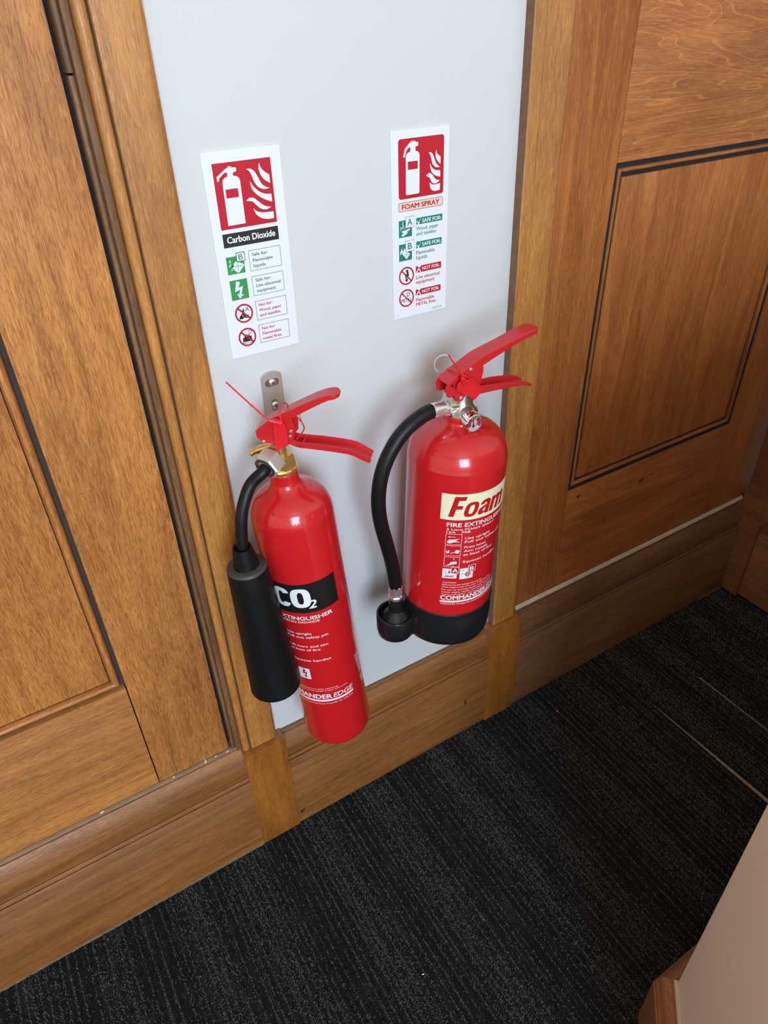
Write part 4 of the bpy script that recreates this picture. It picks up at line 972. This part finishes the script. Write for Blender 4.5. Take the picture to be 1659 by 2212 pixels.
# the three instruction drawings
q0 = -133.4
small += [WS(RF, q0, 0.0975, 0.019, 0.014, [(0.15, 0.80), (0.62, 0.80)], 0.0006), WS(RF, q0, 0.0975, 0.019, 0.014, [(0.10, 0.80), (0.26, 0.88), (0.26, 0.72)]),
          WS(RF, q0, 0.0975, 0.019, 0.014, [(0.08, 0.28), (0.22, 0.50), (0.45, 0.52), (0.92, 0.62), (0.60, 0.40), (0.95, 0.22), (0.55, 0.24), (0.30, 0.10), (0.12, 0.12)]),
          WS(RF, q0, 0.0798, 0.019, 0.014, [(0.05, 0.70), (0.12, 0.35), (0.26, 0.60), (0.30, 0.32), (0.20, 0.20), (0.08, 0.22)]), WS(RF, q0, 0.0798, 0.019, 0.014, [(0.36, 0.22), (0.60, 0.34), (0.78, 0.30), (0.94, 0.48)], 0.0009), WS(RF, q0, 0.0798, 0.019, 0.014, [(0.64, 0.50), (0.80, 0.64), (0.98, 0.50), (0.88, 0.22), (0.70, 0.24)]),
          WS(RF, q0, 0.0616, 0.019, 0.014, [(0.05, 0.12), (0.30, 0.22), (0.44, 0.52), (0.80, 0.62), (0.86, 0.34), (0.46, 0.22), (0.32, 0.12)]), WS(RF, q0, 0.0616, 0.019, 0.014, [(0.62, 1.0), (0.62, 0.74)], 0.0007), WS(RF, q0, 0.0616, 0.019, 0.014, [(0.62, -0.10), (0.62, 0.12)], 0.0007)]
wrap(RF, H0, small, 'label_text', 'p_white', cyl, K_)
s0 = math.radians(-134.6) * RF; s1 = math.radians(-113.8) * RF
def U(s, h, pts, k): return poly_f([(s + a * k, h + b * k) for a, b in pts])
redp = [U(s0 + 0.0022, 0.0440, [(4.5, 7.2), (6.0, 9.6), (6.6, 11.6), (8.2, 8.4), (7.4, 6.4)], 0.001), strip([(s0 + 0.003, 0.0440), (s0 + 0.0145, 0.0468)], 0.0010), strip([(s0 + 0.004, 0.0468), (s0 + 0.0150, 0.0440)], 0.0010), strip([(s0 + 0.004, 0.0510), (s0 + 0.0055, 0.0495)], 0.0008), strip([(s0 + 0.0035, 0.0545), (s0 + 0.0050, 0.0525)], 0.0006),
        U(s1 + 0.0055, 0.0412, [(0.5, 6.2), (4.5, 10.6), (10.2, 6.6), (5.4, 1.2)], 0.001), strip([(s1 + 0.003, 0.0530), (s1 + 0.0045, 0.0550)], 0.0008), strip([(s1 + 0.0025, 0.0480), (s1 + 0.0045, 0.0500)], 0.0008)]
wrap(RF, H0, redp, 'class_symbol', 'p_fred', cyl, 2 * K_)
wrap(RF, H0, [strip([(s1 + 0.0072, 0.0474), (s1 + 0.0140, 0.0474)], 0.0006), strip([(s1 + 0.0106, 0.0440), (s1 + 0.0106, 0.0508)], 0.0006), WR(RF, -124.6, -115.0, 0.0502, 0.0612), WR(RF, -104.0, -94.2, 0.0505, 0.0618)], 'class_tile_edge', 'p_white', cyl, 3 * K_)
wrap(RF, H0, [WR(RF, -124.0, -115.6, 0.0508, 0.0606), WR(RF, -103.4, -94.8, 0.0511, 0.0612)], 'class_tile', 'p_fred', cyl, 4 * K_)
wrap(RF, H0, [WT(RF, 'A', -123.0, 0.0524, 0.0066, -116.6, 0.03), WT(RF, 'B', -102.0, 0.0527, 0.0066, -96.4, 0.03)], 'class_letter', 'p_white', cyl, 5 * K_)
# base skirt with the nozzle cup
F0 = Frame(0, H0)
bp = [(0.0005, -0.0790), (0.050, -0.0800), (0.0545, -0.0830), (0.0585, -0.0825), (0.0618, -0.0795), (0.0634, -0.0720), (0.0642, -0.0400), (0.0638, -0.0385), (0.0638, -0.0240), (0.0624, -0.0226)]
bs_ = MB().add(*lathe([(r, h - H0) for r, h in bp], 96, cap1=False)).build('base_skirt', 'blackpl', root, smooth=40)
cu_, cr_ = -0.0845, 0.0262
cup = MB().add(*lathe([(0.0005, -0.0720), (0.0205, -0.0720), (0.0240, -0.0690), (0.0256, -0.0600), (cr_, -0.0360), (cr_ - 0.0006, -0.0350), (cr_ - 0.0026, -0.0350), (cr_ - 0.0032, -0.0450), (0.0005, -0.0450)], 48, (0, 0, 1), F0(cu_, 0.0)))
cup = cup.build('nozzle_cup', 'blackpl', bs_, smooth=40)
def web(u, w, h): return F0(u, h, w)
wb = MB()
wp = [(-0.0430, 0.0300), (-0.0520, 0.0260), (-0.0610, 0.0200), (-0.0680, 0.0190), (-0.0760, 0.0225), (-0.0760, -0.0225), (-0.0680, -0.0190), (-0.0610, -0.0200), (-0.0520, -0.0260), (-0.0430, -0.0300)]
wv, wf = prism(wp, lambda a, b, d: F0(a, d, b), -0.0700, -0.0400)
bevelled('cup_web', wv, wf, 'blackpl', bs_, 0.0015)
# nozzle, ferrule and hose
MB().add(*lathe([(0.0210, -0.0450), (0.0215, -0.0410), (0.0190, -0.0385), (0.0110, -0.0300), (0.0098, -0.0290), (0.0096, -0.0080), (0.0085, -0.0070)], 14, (0, 0, 1), F0(cu_, 0.0))).build('nozzle', 'blackpl', root, smooth=20)
MB().add(*lathe([(0.0090, -0.0080), (0.0098, -0.0065), (0.0098, -0.0030), (0.0088, -0.0015), (0.0086, 0.0020), (0.0094, 0.0030), (0.0094, 0.0150), (0.0084, 0.0162)], 8, (0, 0, 1), F0(cu_ - 0.0010, 0.0))).build('nozzle_ferrule', 'alu', root, smooth=20)
fh = [(-0.0385, 0.2606), (-0.0480, 0.2602), (-0.0583, 0.2570), (-0.0758, 0.2478), (-0.0916, 0.2325), (-0.1045, 0.2104), (-0.1116, 0.1850), (-0.1134, 0.1560), (-0.1095, 0.1254), (-0.1008, 0.0900), (-0.0925, 0.0560), (-0.0872, 0.0260), (-0.0856, 0.0140)]
MB().add(*tube(catmull([F0(u, h) for u, h in fh], 6), 0.0090, 24)).build('hose', 'rubber', root)
fe = MB().add(*tube([F0(-0.0195, 0.2603), F0(-0.0230, 0.2604), F0(-0.0255, 0.2604)], [0.0100, 0.0106, 0.0100], 6)).add(*tube([F0(-0.0255, 0.2604), F0(-0.0262, 0.2604), F0(-0.0410, 0.2606), F0(-0.0425, 0.2606)], [0.0078, 0.0088, 0.0094, 0.0090], 24))
fe.build('hose_ferrule', 'alu', root, smooth=25)
# valve, gauge, levers
vb = MB()
vb.add(*lathe([(0.0200, 0.2490 - H0), (0.0205, 0.2500 - H0), (0.0200, 0.2530 - H0), (0.0165, 0.2560 - H0), (0.0140, 0.2600 - H0), (0.0125, 0.2680 - H0), (0.0105, 0.2790 - H0)], 40))
vb.add(*tube([F0(0.0, 0.2590), F0(-0.0200, 0.2603)], [0.0100, 0.0092], 24))
vb.add(*prism([(-0.0235, 0.2655), (0.010, 0.2625), (0.012, 0.2690), (-0.020, 0.2760)], lambda a, b, d: F0(a, b, d), -0.0085, 0.0085))
vb.add(*tube([F0(-0.001, 0.2540, -0.004), F0(-0.002, 0.2510, -0.020)], [0.0105, 0.0085], 24))
vb.build('valve_body', 'nickel', root, smooth=35)
gd = Vector((-0.06, -1.0, -0.06)).normalized(); gc = F0(-0.0022, 0.2490, -0.0185)
gg = MB().add(*lathe([(0.0100, 0.0), (0.0112, 0.001), (0.0118, 0.006), (0.0118, 0.0125), (0.0110, 0.0135), (0.0100, 0.0135), (0.0096, 0.0120)], 40, gd, gc, cap1=False)).build('pressure_gauge', 'chrome', root, smooth=30)
MB().add(*lathe([(0.0099, 0.0116), (0.0005, 0.0117)], 32, gd, gc, cap0=False)).build('gauge_dial', 'dial', gg, smooth=0)
gx = gd.cross(Vector((0, 0, 1))).normalized(); gz = gx.cross(gd)
def dial(pts): return [gc + gd * 0.0120 + gx * a + gz * b for a, b in pts]
sect = lambda a0, a1, r0, r1: [(r0 * math.cos(math.radians(a0 + (a1 - a0) * i / 8)), r0 * math.sin(math.radians(a0 + (a1 - a0) * i / 8))) for i in range(9)] + [(r1 * math.cos(math.radians(a1 + (a0 - a1) * i / 8)), r1 * math.sin(math.radians(a1 + (a0 - a1) * i / 8))) for i in range(9)]
md = MB(); md.add(dial(sect(120, 215, 0.0090, 0.0045)), [tuple(range(18))]); md.add(dial(sect(-35, 60, 0.0090, 0.0045)), [tuple(range(18))]); md.build('dial_red', 'p_red', gg, smooth=0)
md = MB(); md.add(dial(sect(70, 110, 0.0090, 0.0050)), [tuple(range(18))]); md.build('dial_green', 'p_green', gg, smooth=0)
md = MB(); md.add(dial(strip([(0.0002, -0.006), (0.0022, 0.0075)], 0.0011)[0]), [(0, 1, 3, 2)]); md.add(dial(circle(0.0005, -0.0035, 0.0017, 12)), [tuple(range(12))]); md.build('gauge_needle', 'p_char', gg, smooth=0)
W2 = 0.0215
fr_plate = [(-0.0300, 0.2950), (-0.0320, 0.2885), (-0.0300, 0.2800), (-0.0255, 0.2775), (-0.0195, 0.2790), (-0.0150, 0.2700), (0.0050, 0.2690), (0.0150, 0.2790), (0.0185, 0.2900), (0.0200, 0.3010), (0.0180, 0.3160), (0.0035, 0.3100), (-0.0170, 0.3030)]
pl = MB()
for s_ in (-1, 1): pl.add(*prism(fr_plate, lambda a, b, d: F0(a, b, d), s_ * (W2 / 2 - 0.0002), s_ * (W2 / 2 - 0.0016)))
pl.build('lever_frame', 'red_sat', root)
up = smooth_path([(-0.0300, 0.2952), (-0.0170, 0.3032), (0.0045, 0.3135), (0.0180, 0.3190), (0.0480, 0.3262), (0.0786, 0.3340), (0.0960, 0.3362), (0.1020, 0.3350)], 5)
nn_ = len(up)
MB().add(*channel(F0, up, lerp_list([W2] * 8, nn_), lerp_list([0.004, 0.006, 0.009, 0.011, 0.0075, 0.0065, 0.0060, 0.0055], nn_), 0.0015, -1, 0.010)).build('squeeze_lever', 'red_sat', root, smooth=40)
lo = smooth_path([(0.0000, 0.2700), (0.0200, 0.2705), (0.0507, 0.2698), (0.0763, 0.2680), (0.0900, 0.2660), (0.0990, 0.2620)], 5)
nn_ = len(lo)
MB().add(*channel(F0, lo, lerp_list([W2 - 0.004, W2 - 0.003, W2, W2, W2, W2 * 0.9], nn_), lerp_list([0.010, 0.010, 0.0082, 0.0060, 0.0040, 0.0025], nn_), 0.0015, 1)).build('carrying_handle', 'red_sat', root, smooth=40)
for u, h, r in ((-0.0095, 0.2742, 0.0024), (0.0010, 0.3070, 0.0020)): rivet(F0, u, h, -W2 / 2, r, root)
MB().add(*lathe([(0.0016, 0), (0.0016, 0.0004)], 14, -F0.n, F0(-0.0235, 0.2925, -W2 / 2))).build('plate_hole', 'black_gap', root, smooth=0)
seal_tag(F0, [(-0.0215, 0.2890), (-0.0210, 0.2960), (-0.0150, 0.3000), (0.0010, 0.2975), (0.0185, 0.2815), (0.0060, 0.2700)], -0.0160, (-0.0130, 0.2975), (-0.0200, 0.3075),
         [(-0.0165, 0.3040, -0.023), (-0.0230, 0.3130, -0.023), (-0.0320, 0.3255, -0.022), (-0.0400, 0.3370, -0.021)],
         [(0.0185, 0.2815, -0.0165), (0.0060, 0.2910, -0.0175), (-0.0050, 0.3000, -0.0170), (-0.0150, 0.3060, -0.0130), (-0.0180, 0.3065, 0.0), (-0.0150, 0.3020, 0.013)], root)
MB().add(*torus(F0(-0.0165, 0.3065, 0.0165), F0.n * 1.0 + F0.d * 0.5, 0.0112, 0.0009)).build('pin_ring', 'steel', root)
# bracket hidden behind it
b2 = thing('wall_bracket', 'small steel bracket hidden behind the stout foam extinguisher', 'bracket', Matrix.Translation((0.495, 0.0, 0.52)))
vv, ff = prism(rect(-0.0125, 0.0125, 0.0, 0.060), lambda a, b, d: (a, d, b), -0.0030, -0.0002)
bevelled('plate', vv, ff, 'steel', b2, 0.0004, 1)
vv, ff = prism([(-0.0100, -0.003), (0.0100, -0.003), (0.0080, -0.0405), (-0.0080, -0.0405)][::-1], lambda a, b, d: (a, b, d), 0.050, 0.053)
bevelled('hook', vv, ff, 'steel', b2, 0.0004, 1)

# ------------------------------------------------------------------ small leavings: plaster flecks
def fleck(x, y, z, s, label):
    v, f = lathe([(0.2, 0), (1.0, 0.3), (0.7, 0.8), (0.1, 1.0)], 7)
    a = random.uniform(0, 3.14)
    v = [((q[0] * math.cos(a) * 1.7 - q[1] * math.sin(a) * 0.7) * s, (q[0] * math.sin(a) * 1.7 + q[1] * math.cos(a) * 0.7) * s, q[2] * s * 0.7) for q in v]
    o = MB().add(v, f).build('plaster_fleck', 'chip', None)
    o.location = (x, y, z); o['label'] = label; o['category'] = 'fleck'; o['group'] = 'white plaster flecks'
for k_, (x, y, s) in enumerate(((0.122, -0.007, 0.0018), (0.104, -0.006, 0.0014), (0.088, -0.006, 0.0024), (0.040, -0.006, 0.0016), (-0.062, -0.006, 0.0022))):
    fleck(x, y + 0.0032, 0.2432, s, ('nearest', 'second', 'third', 'fourth', 'farthest')[k_] + ' white plaster fleck from the glossy plinth block on the left skirting ledge')
fleck(0.742, -0.085, 0.0006, 0.0016, 'tiny white plaster fleck on the carpet below the right plinth block')
fleck(0.255, -0.330, 0.0006, 0.0013, 'tiny white plaster fleck on the carpet in the foreground')
